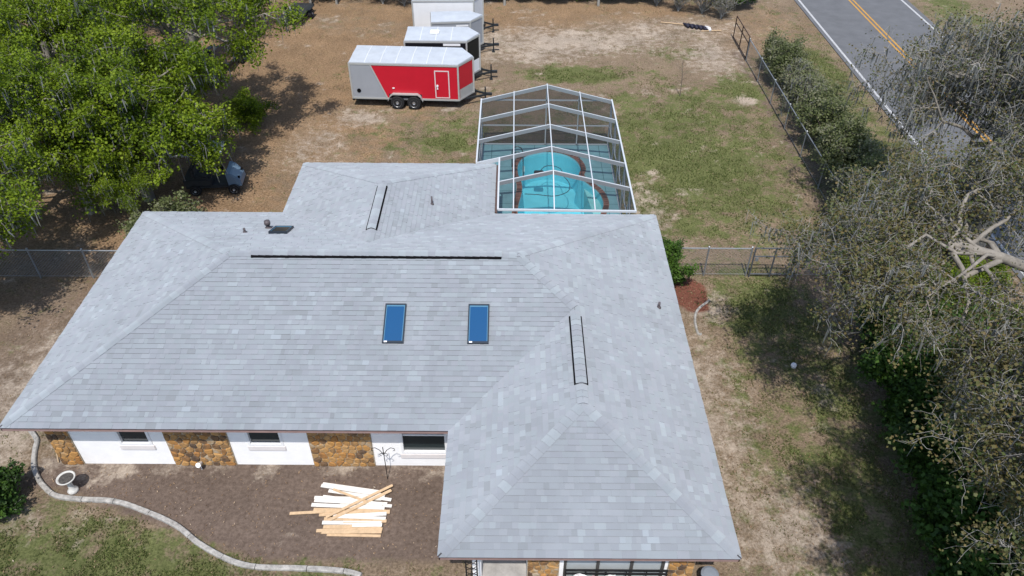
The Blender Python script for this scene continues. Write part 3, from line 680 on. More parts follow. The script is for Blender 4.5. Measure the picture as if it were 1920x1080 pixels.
# coping bricks
g_ = MB(); ci, co = offset(pc, .0), offset(pc, .235)
g_.add([(x, y, DZ+.012) for x, y in ci]+[(x, y, DZ+.012) for x, y in co]+[(x, y, DZ-.11) for x, y in ci], [(i, n_+i, n_+(i+1) % n_, (i+1) % n_) for i in range(n_)]+[(i, (i+1) % n_, 2*n_+(i+1) % n_, 2*n_+i) for i in range(n_)])
cop = g_.build('coping', M_GROUT, pool)
seg = np.linalg.norm(np.roll(pc, -1, 0)-pc, axis=1); cum = np.concatenate([[0], np.cumsum(seg)]); Lc = cum[-1]
BM = []
for t in (.1, .4, .7, 1.0):
    q = MB(); q.box((-.045, 0, 0), (.045, .21, .035)); m2 = q.mesh('brick', M_BRICK, bevel=.006); m2.attributes.new('tone', 'FLOAT', 'POINT').data.foreach_set('value', [t]*len(m2.vertices)); BM.append(m2)
k = 0; s0 = 0
while s0 < Lc:
    i = min(n_-1, int(np.searchsorted(cum, s0, 'right'))-1); f_ = (s0-cum[i])/seg[i]; p = pc[i]*(1-f_)+pc[(i+1) % n_]*f_; t = (pc[(i+1) % n_]-pc[i])/seg[i]
    if p[1] > 24.3:
        o = link('brick', rs.choice(BM), cop, (p[0]+t[1]*.012-1.6, p[1]-t[0]*.012-26.5, DZ+.014)); o.rotation_euler = (rs.uniform(-.02, .02), 0, math.atan2(t[1], t[0])+math.pi+rs.uniform(-.03, .03))
    s0 += .125
# ladder
l_ = empty('pool_ladder', (.3, 28.75, DZ), 'bent steel handrails standing at the back left edge of the pool', 'ladder')
for y in (28.5, 28.95):
    q = MB(); q.tube([(-.05, y, DZ), (-.05, y, DZ+.5), (.02, y, DZ+.68), (.18, y, DZ+.74), (.34, y, DZ+.66), (.42, y, DZ+.45), (.44, y, -.5)], .024, 8); q.build('handrail', mat('tarnished_steel', (.10, .12, .13), .3, .8), l_, smooth=True)
for z in (-.15, -.4):
    q = MB(); q.box((.40, 28.5, z), (.5, 28.95, z+.03)); q.build('tread', M_FRAME, l_)
cl = empty('pool_cleaner', (1.1, 28.1, -.0), 'dark pool vacuum with a thin hose snaking over the pool water', 'pool cleaner')
q = MB(); q.box((.9, 28.0, -.06), (1.3, 28.3, .07)); q.tube([(.95, 28.02, 0), (.95, 28.3, 0)], .07, 8); q.build('body', M_RUBBER, cl, bevel=.02)
hp = catmull([(1.15, 28.3), (1.5, 28.75), (2.0, 28.55), (2.15, 27.9), (2.35, 27.3), (2.25, 26.7), (1.7, 26.35), (1.0, 26.45), (.42, 26.5), (.42, 26.5)], 6)[:-12]
q = MB(); q.tube([(x, y, .02) for x, y in hp], .016, 6); q.build('hose', mat('dark_hose', (.03, .07, .09), .5), cl, smooth=True)
# deck with the pool cut out
bm = bmesh.new(); outer = [(-1.44, 21.1), (4.29, 21.1), (4.29, 30.56), (-1.44, 30.56)]
vo = [bm.verts.new((x, y, DZ)) for x, y in outer]; vi = [bm.verts.new((x, y, DZ)) for x, y in offset(pc, .225)]
ed = [bm.edges.new((vo[i], vo[(i+1) % 4])) for i in range(4)]+[bm.edges.new((vi[i], vi[(i+1) % n_])) for i in range(n_)]
bmesh.ops.triangle_fill(bm, use_beauty=True, use_dissolve=False, edges=ed, normal=(0, 0, 1))
for i in range(4):
    a, b = vo[i], vo[(i+1) % 4]; c_, d_ = bm.verts.new((b.co.x, b.co.y, -.1)), bm.verts.new((a.co.x, a.co.y, -.1)); bm.faces.new((a, d_, c_, b))
me = bpy.data.meshes.new('pool_deck'); bm.to_mesh(me); bm.free()
dm = M_POOLDECK; n = dm.node_tree.nodes; l = dm.node_tree.links; bs = n['Principled BSDF']
br = n.new('ShaderNodeTexBrick'); br.offset = 0; br.inputs['Scale'].default_value = 1; br.inputs['Brick Width'].default_value = .95; br.inputs['Row Height'].default_value = .95; br.inputs['Mortar Size'].default_value = .018
tc = n.new('ShaderNodeTexCoord'); l.new(tc.outputs['Object'], br.inputs['Vector']); src = bs.inputs['Base Color'].links[0].from_socket
mx = n.new('ShaderNodeMix'); mx.data_type = 'RGBA'; l.new(br.outputs['Fac'], mx.inputs[0]); l.new(src, mx.inputs[6]); mx.inputs[7].default_value = (.08, .20, .23, 1); l.new(mx.outputs[2], bs.inputs['Base Color'])
me.materials.append(dm); tag(link('pool_deck', me), kind='structure')
# ------------------------------------------------------------------ screen cage
CX0, CX1, CY1, CE, CR = -1.38, 4.22, 30.45, 2.28, 2.98; CXM = (CX0+CX1)/2; CXW = XI+.14
cage = empty('pool_cage', (CXM, 26, 0), 'white aluminium gabled screen enclosure over the pool', 'screen enclosure')
def rz_(x): return CE + (CR-CE)*(1-abs(x-CXM)/(CX1-CXM))
FY = [30.40, 28.62, 26.85, 25.12, 23.42, 21.86]
def member(name, a, b, w, h, up=(0, 0, 1)): q = MB(); q.bar(a, b, w, h, up=up); return q.build(name, M_ALUM, cage)
for i, y in enumerate(FY):
    xl = CX0 if i < 4 else CXW
    if i == 3: xl = CX0
    if i < 5:
        member('rafter', (xl, y, rz_(xl)-.075), (CXM, y, CR-.075), .042, .16); member('rafter', (CXM, y, CR-.077), (CX1, y, CE-.077), .042, .16)
    else:
        member('house_bar', (xl, y, CE+.06), (CX1, y, CE+.02), .06, .07)
for x in (CXM-1.4, CXM, CXM+1.4): member('purlin', (x, FY[4], rz_(x)+.012), (x, CY1, rz_(x)+.012), .038, .04); member('purlin', (x, FY[5], CE+.07), (x, FY[4]-.02, rz_(x)+.012), .038, .04)
member('eave_beam', (CX1, FY[-1], CE), (CX1, CY1, CE), .06, .06); member('eave_beam', (CX0, FY[3], CE), (CX0, CY1, CE), .06, .06); member('eave_beam', (CXW, FY[-1], CE+.06), (CXW, FY[4], rz_(CXW)), .06, .05); member('eave_beam', (CXW, FY[4]+.02, rz_(CXW)), (CXW, FY[3], rz_(CXW)), .06, .05)
member('eave_beam', (CX0, CY1, CE-.03), (CX1, CY1, CE-.03), .05, .05)
for y in FY[:5]: member('post', (CX1, y, DZ), (CX1, y, CE-.03), .05, .10, up=(0, 1, 0))
for y in FY[:4]: member('post', (CX0, y, DZ), (CX0, y, CE-.03), .05, .10, up=(0, 1, 0))
for x in (CXM-1.4, CXM, CXM+1.4): member('post', (x, CY1, DZ), (x, CY1, rz_(x)-.03), .05, .05, up=(0, 1, 0))
for i in range(5): member('brace', (CX1, FY[i], CE-.1), (CX1, FY[i]-.75, DZ+.9), .04, .05, up=(1, 0, 0))
member('chair_rail', (CX0, CY1, 1.05), (CX1, CY1, 1.05), .045, .05); member('chair_rail', (CX1, FY[-1], 1.05), (CX1, CY1, 1.05), .045, .05); member('chair_rail', (CX0, FY[3], 1.05), (CX0, CY1, 1.05), .045, .05)
member('sill_rail', (CX0, CY1, DZ+.03), (CX1, CY1, DZ+.03), .05, .05); member('sill_rail', (CX1, FY[-1], DZ+.03), (CX1, CY1, DZ+.03), .05, .05); member('sill_rail', (CX0, FY[3], DZ+.03), (CX0, CY1, DZ+.03), .05, .05)
def screen(vs): q = MB(); q.add(vs, [tuple(range(len(vs)))]); q.build('screen_panel', M_SCREEN, cage)
XS = [CX0, CXM-1.4, CXM, CXM+1.4, CX1]
for i in range(5):
    for j in range(4):
        xa, xb = XS[j], XS[j+1]
        if i >= 3 and j == 0: xa = CXW
        za, zb = (rz_(xa)-.004, rz_(xb)-.004) if i < 4 else (CE+.03, CE+.03)
        screen([(xa, FY[i+1], za), (xb, FY[i+1], zb), (xb, FY[i], rz_(xb)-.004), (xa, FY[i], rz_(xa)-.004)])
for j in range(4): screen([(XS[j], CY1-.004, DZ), (XS[j+1], CY1-.004, DZ), (XS[j+1], CY1-.004, rz_(XS[j+1])), (XS[j], CY1-.004, rz_(XS[j]))])
for i in range(5): screen([(CX1-.004, FY[i+1], DZ), (CX1-.004, FY[i], DZ), (CX1-.004, FY[i], CE), (CX1-.004, FY[i+1], CE)])
for i in range(3): screen([(CX0+.004, FY[i+1], DZ), (CX0+.004, FY[i], DZ), (CX0+.004, FY[i], CE), (CX0+.004, FY[i+1], CE)])
# ------------------------------------------------------------------ trailers
M_TSEAM = mat('roof_seam_sealant', (.60, .62, .65), .6)
def wheel(parent, c, r, w, side=-1):
    """axis along local Y"""
    t = MB(); n = 20
    prof = [(r*.62, -w/2), (r*.93, -w/2), (r, -w*.3), (r, w*.3), (r*.93, w/2), (r*.62, w/2)]
    def lay(pr, q, nn=n):
        o = len(q.v)
        for rr, y in pr:
            for k in range(nn):
                a = 2*math.pi*k/nn; q.v.append((c[0]+rr*math.cos(a), c[1]+y, c[2]+rr*math.sin(a)))
        for i in range(len(pr)-1):
            for k in range(nn):
                a = o+i*nn+k; b = o+i*nn+(k+1) % nn; q.f.append((a, b, b+nn, a+nn)); q.mi.append(0)
        q.f.append(tuple(o+k for k in range(nn))); q.f.append(tuple(o+(len(pr)-1)*nn+k for k in reversed(range(nn)))); q.mi += [0, 0]
    wo = bpy.data.objects.new('wheel', None); COL.objects.link(wo); wo.parent = parent; wo.empty_display_size = .1
    lay(prof, t); link('tyre', t.mesh('tyre', M_RUBBER, smooth=False), wo)
    h = MB(); lay([(r*.1, side*(w/2+.005)), (r*.2, side*(w/2+.02)), (r*.25, side*(w/2-.02)), (r*.55, side*(w/2-.02)), (r*.62, side*(w/2+.006)), (r*.60, side*(w/2-.06))], h, 16)
    link('rim', h.mesh('rim', M_RIM), wo)
    return wo
def cargo_trailer(name, loc, rz, L, W, H, nose, skin, frontskin, label, ribs, sw=None, door=None, z0=.45, axle=None, lowskin=None):
    t = empty(name, loc, label, 'trailer', rz=rz)
    def poly(o=0.0): return [(-o, -o), (L+o*.5, -o), (L+nose+o*1.2, W/2), (L+o*.5, W+o), (-o, W+o)]
    b = MB(); b.prism(poly(), z0, H-.04); link('body', b.mesh('body', skin), t)
    rf = MB(); q = poly(.015); n5 = len(q)
    # slightly crowned roof
    rf.prism(q, H-.04, H)
    rf.add([(0, 0, H+.001), (L, 0, H+.001), (L+nose, W/2, H+.03), (0, W/2, H+.045), (L, W, H+.001), (0, W, H+.001)], [(0, 1, 2, 3), (3, 2, 4, 5)])
    link('roof', rf.mesh('roof', M_TROOF), t)
    for i in range(ribs):
        x = L*(i+1)/(ribs+1); q = MB(); q.bar((x, 0.01, H+.006), (x, W/2, H+.05), .035, .014); q.bar((x, W/2, H+.05), (x, W-.01, H+.006), .035, .014); link('roof_seam', q.mesh('roof_seam', M_TSEAM), t)
    tr = MB(); o = .018
    pl = poly(.012)
    for i in range(5):
        a, b2 = pl[i], pl[(i+1) % 5]
        tr.bar((*a, H-.08), (*b2, H-.08), .02, .09); tr.bar((*a, z0+.03), (*b2, z0+.03), .02, .09)
    for a in pl: tr.box((a[0]-.04, a[1]-.02 if a[1] < W/2 else a[1]-.04, z0), (a[0]+.04, a[1]+.02 if a[1] <= W/2 else a[1]+.015, H-.03))
    link('trim', tr.mesh('trim', M_SILVER), t)
    fr = MB(); fr.box((-.05, .12, z0-.14), (L, .22, z0-.002)); fr.box((-.05, W-.22, z0-.14), (L, W-.12, z0-.002)); fr.box((-.08, .1, z0-.16), (.02, W-.1, z0-.01))
    fr.bar((L-.1, .25, z0-.09), (L+nose+.7, W/2, z0-.09), .06, .09); fr.bar((L-.1, W-.25, z0-.09), (L+nose+.7, W/2, z0-.09), .06, .09)
    link('chassis', fr.mesh('chassis', M_DARKMETAL), t)
    hi = MB(); hx = L+nose+.7; hi.box((hx-.1, W/2-.07, z0-.13), (hx+.2, W/2+.07, z0-.02)); link('coupler', hi.mesh('coupler', M_DARKMETAL), t)
    jk = MB(); jk.tube([(hx-.12, W/2-.12, 0.03), (hx-.12, W/2-.12, z0+.35)], .035, 8); jk.box((hx-.2, W/2-.2, 0), (hx-.04, W/2-.04, .04)); jk.tube([(hx-.12, W/2-.12, z0+.33), (hx-.12, W/2-.3, z0+.33)], .014, 6); link('jack', jk.mesh('jack', M_DARKMETAL), t)
    ax = axle if axle else [L*.42, L*.42+.8]; r = .33
    for x in ax:
        wheel(t, (x, -.07, r), r, .2, -1); wheel(t, (x, W+.07, r), r, .2, 1)
    for sgn, y in ((-1, -.012), (1, W+.012)):
        fd = MB(); xs0, xs1 = ax[0]-r-.12, ax[-1]+r+.12; zt = r+.46
        pts = [(xs0, z0), (xs0+.1, zt-.12), (xs0+.25, zt), (xs1-.25, zt), (xs1-.1, zt-.12), (xs1, z0)]
        for i in range(5):
            a, b2 = pts[i], pts[i+1]; ins = .0
            y0, y1 = (y, y+sgn*.17)
            fd.add([(a[0], y0, a[1]), (b2[0], y0, b2[1]), (b2[0], y1, b2[1]), (a[0], y1, a[1]), (a[0], y1, a[1]-.05), (b2[0], y1, b2[1]-.05)], [(0, 1, 2, 3), (3, 2, 5, 4)])
        # dark wheel arch behind the wheels
        fd.prism([(0, 0), (0, 0), (0, 0)], 0, 0) if False else None
        link('fender', fd.mesh('fender', M_SILVER), t)
        wa_ = MB(); wa_.box((ax[0]-r-.06, min(y, y+sgn*.006), z0-.01), (ax[-1]+r+.06, max(y, y+sgn*.006), r+.40)); link('wheel_well', wa_.mesh('wheel_well', M_RUBBER), t)
    for y in (.14, W-.14):
        lm = MB(); lm.box((-.035, y-.05, z0+.25), (-.016, y+.05, z0+.5)); link('tail_light', lm.mesh('tail_light', M_LENS), t)
    rd_ = MB(); rd_.box((-.03, .1, z0+.1), (-.013, W-.1, H-.14)); link('rear_door', rd_.mesh('rear_door', frontskin or skin), t)
    return t
RT = cargo_trailer('cargo_trailer', (-7.74, 34.28, 0), R(-2.6), 5.12, 2.0, 2.27, .62, M_REDP, None, 'red and grey enclosed cargo trailer with side door', 6)
# grey rear half with a slanted edge, trim strip, door, vent and nose panel
L_, z0_, H_ = 5.12, .45, 2.27
q = MB(); q.add([(.03, -.008, z0_+.07), (1.62, -.008, z0_+.07), (.95, -.008, H_-.12), (.03, -.008, H_-.12), (.03, 0, z0_+.07), (1.62, 0, z0_+.07), (.95, 0, H_-.12), (.03, 0, H_-.12)], [(0, 1, 2, 3), (1, 5, 6, 2), (0, 4, 5, 1), (3, 2, 6, 7), (0, 3, 7, 4)]); link('grey_panel', q.mesh('grey_panel', M_GREYP), RT)
q = MB(); q.bar((1.66, -.012, z0_+.07), (.99, -.012, H_-.12), .02, .06, up=(1, 0, 0)); link('trim_strip', q.mesh('trim_strip', M_SILVER), RT)
dd = bpy.data.objects.new('side_door', None); COL.objects.link(dd); dd.parent = RT
q = MB(); q.box((4.04, -.014, z0_+.16), (4.66, -.002, H_-.36)); link('door_skin', q.mesh('door_skin', M_REDP), dd)
q = MB()
for a, b in (((4.0, -.022, z0_+.12), (4.05, -.003, H_-.32)), ((4.65, -.022, z0_+.12), (4.70, -.003, H_-.32)), ((4.05, -.022, z0_+.12), (4.65, -.003, z0_+.165)), ((4.05, -.022, H_-.365), (4.65, -.003, H_-.32))): q.box(a, b)
link('door_frame', q.mesh('door_frame', mat('bright_trim', (.68, .60, .60), .4, .2)), dd)
q = MB(); q.tube([(4.12, -.01, 1.2), (4.12, -.07, 1.2)], .05, 10); q.box((4.09, -.05, 1.02), (4.15, -.02, 1.16)); link('handle', q.mesh('handle', M_WHITEP), dd)
q = MB(); q.tube([(.32, -.005, .86), (.32, -.03, .86)], .1, 12); link('vent', q.mesh('vent', M_BLACKP), RT)
q = MB(); q.box((1.95, -.03, 1.0), (2.05, -.005, 1.05)); link('marker_light', q.mesh('marker_light', M_FRAME), RT)
def nose_panel(t, L, W, nose, z0, z1, m, name='nose_panel', m2=None):
    for a, b in (((L, 0), (L+nose, W/2)), ((L+nose, W/2), (L, W))):
        a = Vector((*a, 0)); b = Vector((*b, 0)); d = (b-a).normalized(); nr = Vector((d.y, -d.x, 0)); w = (b-a).length
        q = MB(); p0 = a+d*.1+nr*.003; p1 = b-d*.06+nr*.003
        vs = [p0+Vector((0, 0, z0)), p1+Vector((0, 0, z0)), p1+Vector((0, 0, z1)), p0+Vector((0, 0, z1))]; q.add(vs+[v+nr*.008 for v in vs], [(4, 5, 6, 7), (0, 4, 7, 3), (1, 2, 6, 5), (3, 7, 6, 2), (0, 1, 5, 4)]); link(name, q.mesh(name, m), t)
nose_panel(RT, L_, 2.0, .62, 1.0, H_-.14, M_REDP); nose_panel(RT, L_, 2.0, .62, .5, .98, M_SILVER, 'stone_guard')
BT = cargo_trailer('cargo_trailer', (-5.4, 36.72, 0), R(0), 3.05, 1.8, 2.36, .6, M_BLKP, None, 'black and white enclosed cargo trailer parked just behind the red one', 3, axle=[1.4])
nose_panel(BT, 3.05, 1.8, .6, 1.15, 2.14, M_BLKP); nose_panel(BT, 3.05, 1.8, .6, .5, 1.13, M_WHITEP, 'stone_guard')
q = MB(); q.box((1.9, -.012, 2.08), (2.75, -.002, 2.2)); link('label_strip', q.mesh('label_strip', M_WHITEP), BT)
q = MB(); q.box((1.2, .7, 2.40), (1.65, 1.15, 2.47)); link('roof_vent', q.mesh('roof_vent', M_WHITEP, bevel=.02), BT)
GT = cargo_trailer('cargo_trailer', (-4.38, 40.1, 0), R(6), 2.05, 1.5, 2.02, .7, M_GREYP, None, 'small all grey enclosed cargo trailer between the white and black trailers', 0, axle=[1.0])
q = MB(); q.box((1.3, -.012, 1.72), (1.95, -.002, 1.80)); link('label_strip', q.mesh('label_strip', M_WHITEP), GT)
WT_ = cargo_trailer('cargo_trailer', (-5.66, 42.75, 0), R(2), 3.4, 2.4, 2.25, .5, M_WHITEP, None, 'white enclosed cargo trailer at the end of the row by the trees', 2, axle=[1.3, 2.0])
q = MB()
for i in range(9): q.box((.25+i*.34, -.01, .55), (.262+i*.34, -.002, 2.12))
link('side_ribs', q.mesh('side_ribs', M_WHITEP), WT_)
# flat utility trailers under the trees
def flat_trailer(loc, rz, L, W, label, deck, tongue=True, planks=7):
    t = empty('utility_trailer', loc, label, 'trailer', rz=rz); z = .48
    f = MB(); f.box((0, 0, z-.12), (L, .07, z)); f.box((0, W-.07, z-.12), (L, W, z)); f.box((0, .07, z-.12), (.07, W-.07, z)); f.box((L-.07, .07, z-.12), (L, W-.07, z)); f.bar((0, W*.2, z-.08), (-1.0, W/2, z-.08), .07, .08); f.bar((0, W*.8, z-.08), (-1.0, W/2, z-.08), .07, .08); link('frame', f.mesh('frame', M_DARKMETAL), t)
    pm = []
    w = (W-.16)/planks; q = MB(); q.box((.08, 0, 0), (L-.08, w-.012, .035)); pm = q.mesh('deck_plank', deck)
    for i in range(planks): o = link('deck_plank', pm, t, (0, .08+i*w, z-.033+rs.uniform(0, .006)))
    for y in (-.14, W+.14): wheel(t, (L*.55, y, .3), .3, .18, -1 if y < 0 else 1)
    for y in (-.14, W+.14):
        fd = MB(); fd.box((L*.55-.4, y-.12, .62), (L*.55+.4, y+.12, .65)); link('fender', fd.mesh('fender', M_DARKMETAL), t)
    j = MB(); j.tube([(-.75, W/2, 0), (-.75, W/2, 1.15)], .03, 8); link('jack', j.mesh('jack', mat('pale_pole', (.5, .42, .36), .6)), t)
    return t
flat_trailer((-12.55, 44.6, 0), R(84), 2.6, 1.35, 'empty dark deck utility trailer parked beside the wood line', mat('black_deck', (.035, .038, .04), .7, var=.4, scale=5))
flat_trailer((-14.9, 38.1, 0), R(82), 2.4, 1.6, 'utility trailer with weathered plank deck, farther from the golf cart', M_OLDWOOD)
flat_trailer((-15.6, 35.4, 0), R(80), 1.9, 1.6, 'utility trailer with weathered plank deck, closer to the golf cart', M_OLDWOOD)
# ------------------------------------------------------------------ golf cart
gc = empty('golf_cart', (-12.1, 26.85, 0), 'blue grey golf cart with covered seats parked under the tree', 'golf cart', rz=R(6))
M_COWL = mat('blue_grey_cowl', (.13, .20, .27), .35, var=.15, scale=3); M_COVER = mat('dark_vinyl_cover', (.03, .035, .04), .55, var=.3, scale=8)
q = MB(); q.box((-1.15, -.5, .28), (.65, .5, .42)); q.box((-1.2, -.52, .42), (-.1, .52, .72)); link('body', q.mesh('body', M_COVER, bevel=.04), gc)
q = MB(); q.add([(.55, -.55, .32), (1.05, -.46, .30), (1.05, .46, .30), (.55, .55, .32), (.5, -.55, .95), (.72, -.5, .90), (.72, .5, .90), (.5, .55, .95), (1.02, -.42, .58), (1.02, .42, .58)], [(0, 1, 8, 5, 4), (3, 7, 6, 9, 2), (4, 5, 6, 7), (5, 8, 9, 6), (1, 2, 9, 8), (0, 4, 7, 3), (0, 3, 2, 1)]); link('cowl', q.mesh('cowl', M_COWL, bevel=.03), gc)
for y in (-.32, .32): q = MB(); q.tube([(.93, y, .66), (1.0, y, .65)], .065, 10); link('headlight', q.mesh('headlight', M_BLACKP), gc)
q = MB(); q.box((-.75, -.52, .72), (-.15, .52, .86)); q.box((-.85, -.52, .8), (-.68, .52, 1.25)); link('seat', q.mesh('seat', M_COVER, bevel=.05), gc)
q = MB(); q.box((-1.25, -.6, 1.80), (.55, .6, 1.88)); link('roof', q.mesh('roof', M_WHITEP, bevel=.035), gc)
for a, b in (((.62, -.5, .92), (.42, -.54, 1.8)), ((.62, .5, .92), (.42, .54, 1.8)), ((-1.1, -.5, .7), (-1.1, -.54, 1.8)), ((-1.1, .5, .7), (-1.1, .54, 1.8))): q = MB(); q.tube([a, b], .018, 6); link('roof_post', q.mesh('roof_post', M_GALV), gc)
for x in (-.8, .72):
    for y in (-.5, .5): wheel(gc, (x, y, .23), .23, .18, -1 if y < 0 else 1)
q = MB(); q.tube([(.5, -.22, .9), (.28, -.22, 1.05)], .02, 6); q.lathe([(.16, 0), (.18, .015), (.16, .03)], (.26, -.22, 1.05), 14); link('steering_wheel', q.mesh('steering_wheel', M_BLACKP), gc)
# ------------------------------------------------------------------ fences
M_WIRE = mat('fence_wire', (.22, .23, .24), .5, .5)
def chain_fence(a, b, h, label, n, post_r=.03, step=.11):
    a = Vector((*a, 0)); b = Vector((*b, 0)); d = (b-a).normalized(); L = (b-a).length
    t = empty('chain_link_fence', a, label, 'fence')
    for i in range(n+1):
        p = a+d*(L*i/n); q = MB(); q.tube([p+Vector((0, 0, -.2)), p+Vector((0, 0, h+.05))], post_r, 8); q.lathe([(post_r*1.3, 0), (post_r*1.3, .03), (.005, .06)], p+Vector((0, 0, h+.04)), 8); q.build('post', M_GALV, t)
    q = MB(); q.tube([a+Vector((0, 0, h)), b+Vector((0, 0, h))], .022, 8); q.build('top_rail', M_GALV, t)
    q = MB(); q.tube([a+Vector((0, 0, .08)), b+Vector((0, 0, .08))], .006, 4); q.build('tension_wire', M_WIRE, t)
    wv = MB(); off = d.cross(Vector((0, 0, 1)))*.03; k = -h
    while k < L:
        for sg in (0, 1):
            x0, x1 = k, k+h; z0, z1 = .05, h
            if x0 < 0: z0 += -x0; x0 = 0
            if x1 > L: z1 -= x1-L; x1 = L
            if z1 <= z0: continue
            za, zb = (z0, z1) if sg == 0 else (h+.05-z0, h+.05-z1)
            p0 = a+d*x0+off*(1+sg*.1)+Vector((0, 0, za)); p1 = a+d*x1+off*(1+sg*.1)+Vector((0, 0, zb))
            wv.tube([p0, p1], .0032, 3, cap=False)
        k += step
    tag(wv.build('wire_mesh', M_WIRE, t), kind='stuff')
    return t
def tube_gate(a, b, h, label, m, name='gate'):
    a = Vector((*a, 0)); b = Vector((*b, 0)); d = (b-a).normalized(); L = (b-a).length; up = Vector((0, 0, 1))
    t = empty(name, a, label, 'gate')
    for z in (.12, h*.72, h): q = MB(); q.tube([a+up*z, b+up*z], .026, 8); q.build('rail', m, t)
    for s_ in (0, .5, 1): q = MB(); q.tube([a+d*L*s_+up*.0, a+d*L*s_+up*(h+.02)], .03, 8); q.build('upright', m, t)
    return t
chain_fence((5.3, 21.25), (8.3, 21.25), 1.2, 'low chain link fence from the round shrub to the swing gate', 2)
chain_fence((9.98, 21.25), (12.7, 21.25), 1.2, 'low chain link fence from the swing gate to the hedge under the oak', 2)
g1 = tube_gate((8.4, 21.2), (9.85, 21.2), 1.25, 'dark framed chain link swing gate in the side yard fence', mat('dark_gate', (.10, .11, .125), .5, .4), 'swing_gate')
q = MB(); k = .0
while k < 1.45:
    q.tube([(8.4+k, 21.2, .12), (8.4+min(1.45, k+.6), 21.2, .12+min(1.45-k, .6)*1.8)], .003, 3, cap=False); q.tube([(8.4+k, 21.2, 1.2), (8.4+min(1.45, k+.6), 21.2, 1.2-min(1.45-k, .6)*1.8)], .003, 3, cap=False); k += .1
tag(q.build('wire_mesh', M_WIRE, g1), kind='stuff')
q = MB(); q.box((8.46, 21.15, .72), (8.56, 21.19, .86)); q.build('latch', M_GALV, g1)
chain_fence((-18.5, 20.9), (-12.9, 20.9), 1.2, 'low chain link fence from the house corner into the shade of the trees', 3)
chain_fence((12.65, 24.5), (12.65, 40.0), 1.2, 'long chain link fence in front of the roadside hedge', 6, step=.14)
tube_gate((12.65, 40.15), (12.65, 43.2), 1.3, 'rusty brown tube farm gate at the end of the long fence', mat('rusty_tube', (.055, .03, .022), .7, .2, var=.4, scale=10), 'farm_gate')
# ------------------------------------------------------------------ small things in front of the house
bb = empty('bird_bath', (-11.5, 12.0, 0), 'pale concrete bird bath standing in the bare flower bed', 'bird bath')
MC = mat('pale_cast_concrete', (.55, .54, .51), .85, var=.25, scale=10, bump=.3)
q = MB(); q.lathe([(.13, -.02), (.135, .05), (.11, .08), (.07, .12), (.06, .3), (.09, .42), (.1, .44)], (-11.5, 12, 0), 18); q.build('pedestal', MC, bb, smooth=True)
q = MB(); q.lathe([(.08, .43), (.15, .46), (.22, .54), (.235, .57), (.205, .575), (.18, .54), (.02, .51)], (-11.5, 12, 0), 24); q.build('bowl', MC, bb, smooth=True)
q = MB(); q.lathe([(.015, .53), (.178, .541), (.182, .546), (.02, .547)], (-11.5, 12, 0), 20); q.build('wet_leaves', mat('wet_debris', (.11, .10, .09), .5, var=.8, scale=25), bb)
# concrete lawn edging in cast lengths
ep = [(-13.27, 14.3), (-13.22, 13.6), (-12.95, 12.86), (-12.62, 12.4), (-12.28, 12.09), (-11.87, 11.84), (-11.22, 11.74), (-10.29, 11.68), (-9.43, 11.41), (-8.46, 10.99), (-7.69, 10.47), (-6.84, 10.04), (-6.14, 9.86), (-5.11, 9.83), (-4.07, 9.77), (-3.5, 9.62), (-2.8, 9.3)]
ec = catmull(ep, 10)[:-20]
eb = empty('lawn_edging', (-8, 11, 0), 'pale poured concrete edging curving between lawn and bare bed', 'edging')
i = 0
while i < len(ec)-1:
    j = min(len(ec)-1, i+rs.choice((9, 12, 14))); seg_ = ec[i:j+1]; q = MB()
    t = np.gradient(seg_, axis=0); t /= np.linalg.norm(t, axis=1)[:, None]; nr = np.stack([-t[:, 1], t[:, 0]], -1); vs = []
    sh = .012*t; cs = [(-.072, -.05), (-.068, .05), (-.045, .08), (.04, .08), (.062, .05), (.068, -.05)]
    for kk in range(len(seg_)):
        pp = seg_[kk] + (t[kk]*.008 if kk == 0 else (-t[kk]*.008 if kk == len(seg_)-1 else 0)); wv_ = 1+rs.uniform(-.05, .05)
        for c_, z in cs: vs.append((pp[0]+nr[kk][0]*c_*wv_, pp[1]+nr[kk][1]*c_*wv_, z))
    fs = [(a*6+b, a*6+b+1, (a+1)*6+b+1, (a+1)*6+b) for a in range(len(seg_)-1) for b in range(5)]+[tuple(range(6))[::-1], tuple((len(seg_)-1)*6+k for k in range(6))]
    q.add(vs, fs); q.build('edging_length', M_CONC, eb); i = j
# curved edging by the mulch bed on the other side
ep2 = catmull([(6.15, 18.2), (6.05, 18.7), (6.2, 19.3), (6.6, 19.75), (6.9, 19.9)], 6)[:-9]; q = MB(); q.tube([(x, y, .0) for x, y in ep2], .045, 6); o = q.build('bed_edging', M_CONC); tag(o, 'short curved concrete edging beside the red mulch bed', 'edging')
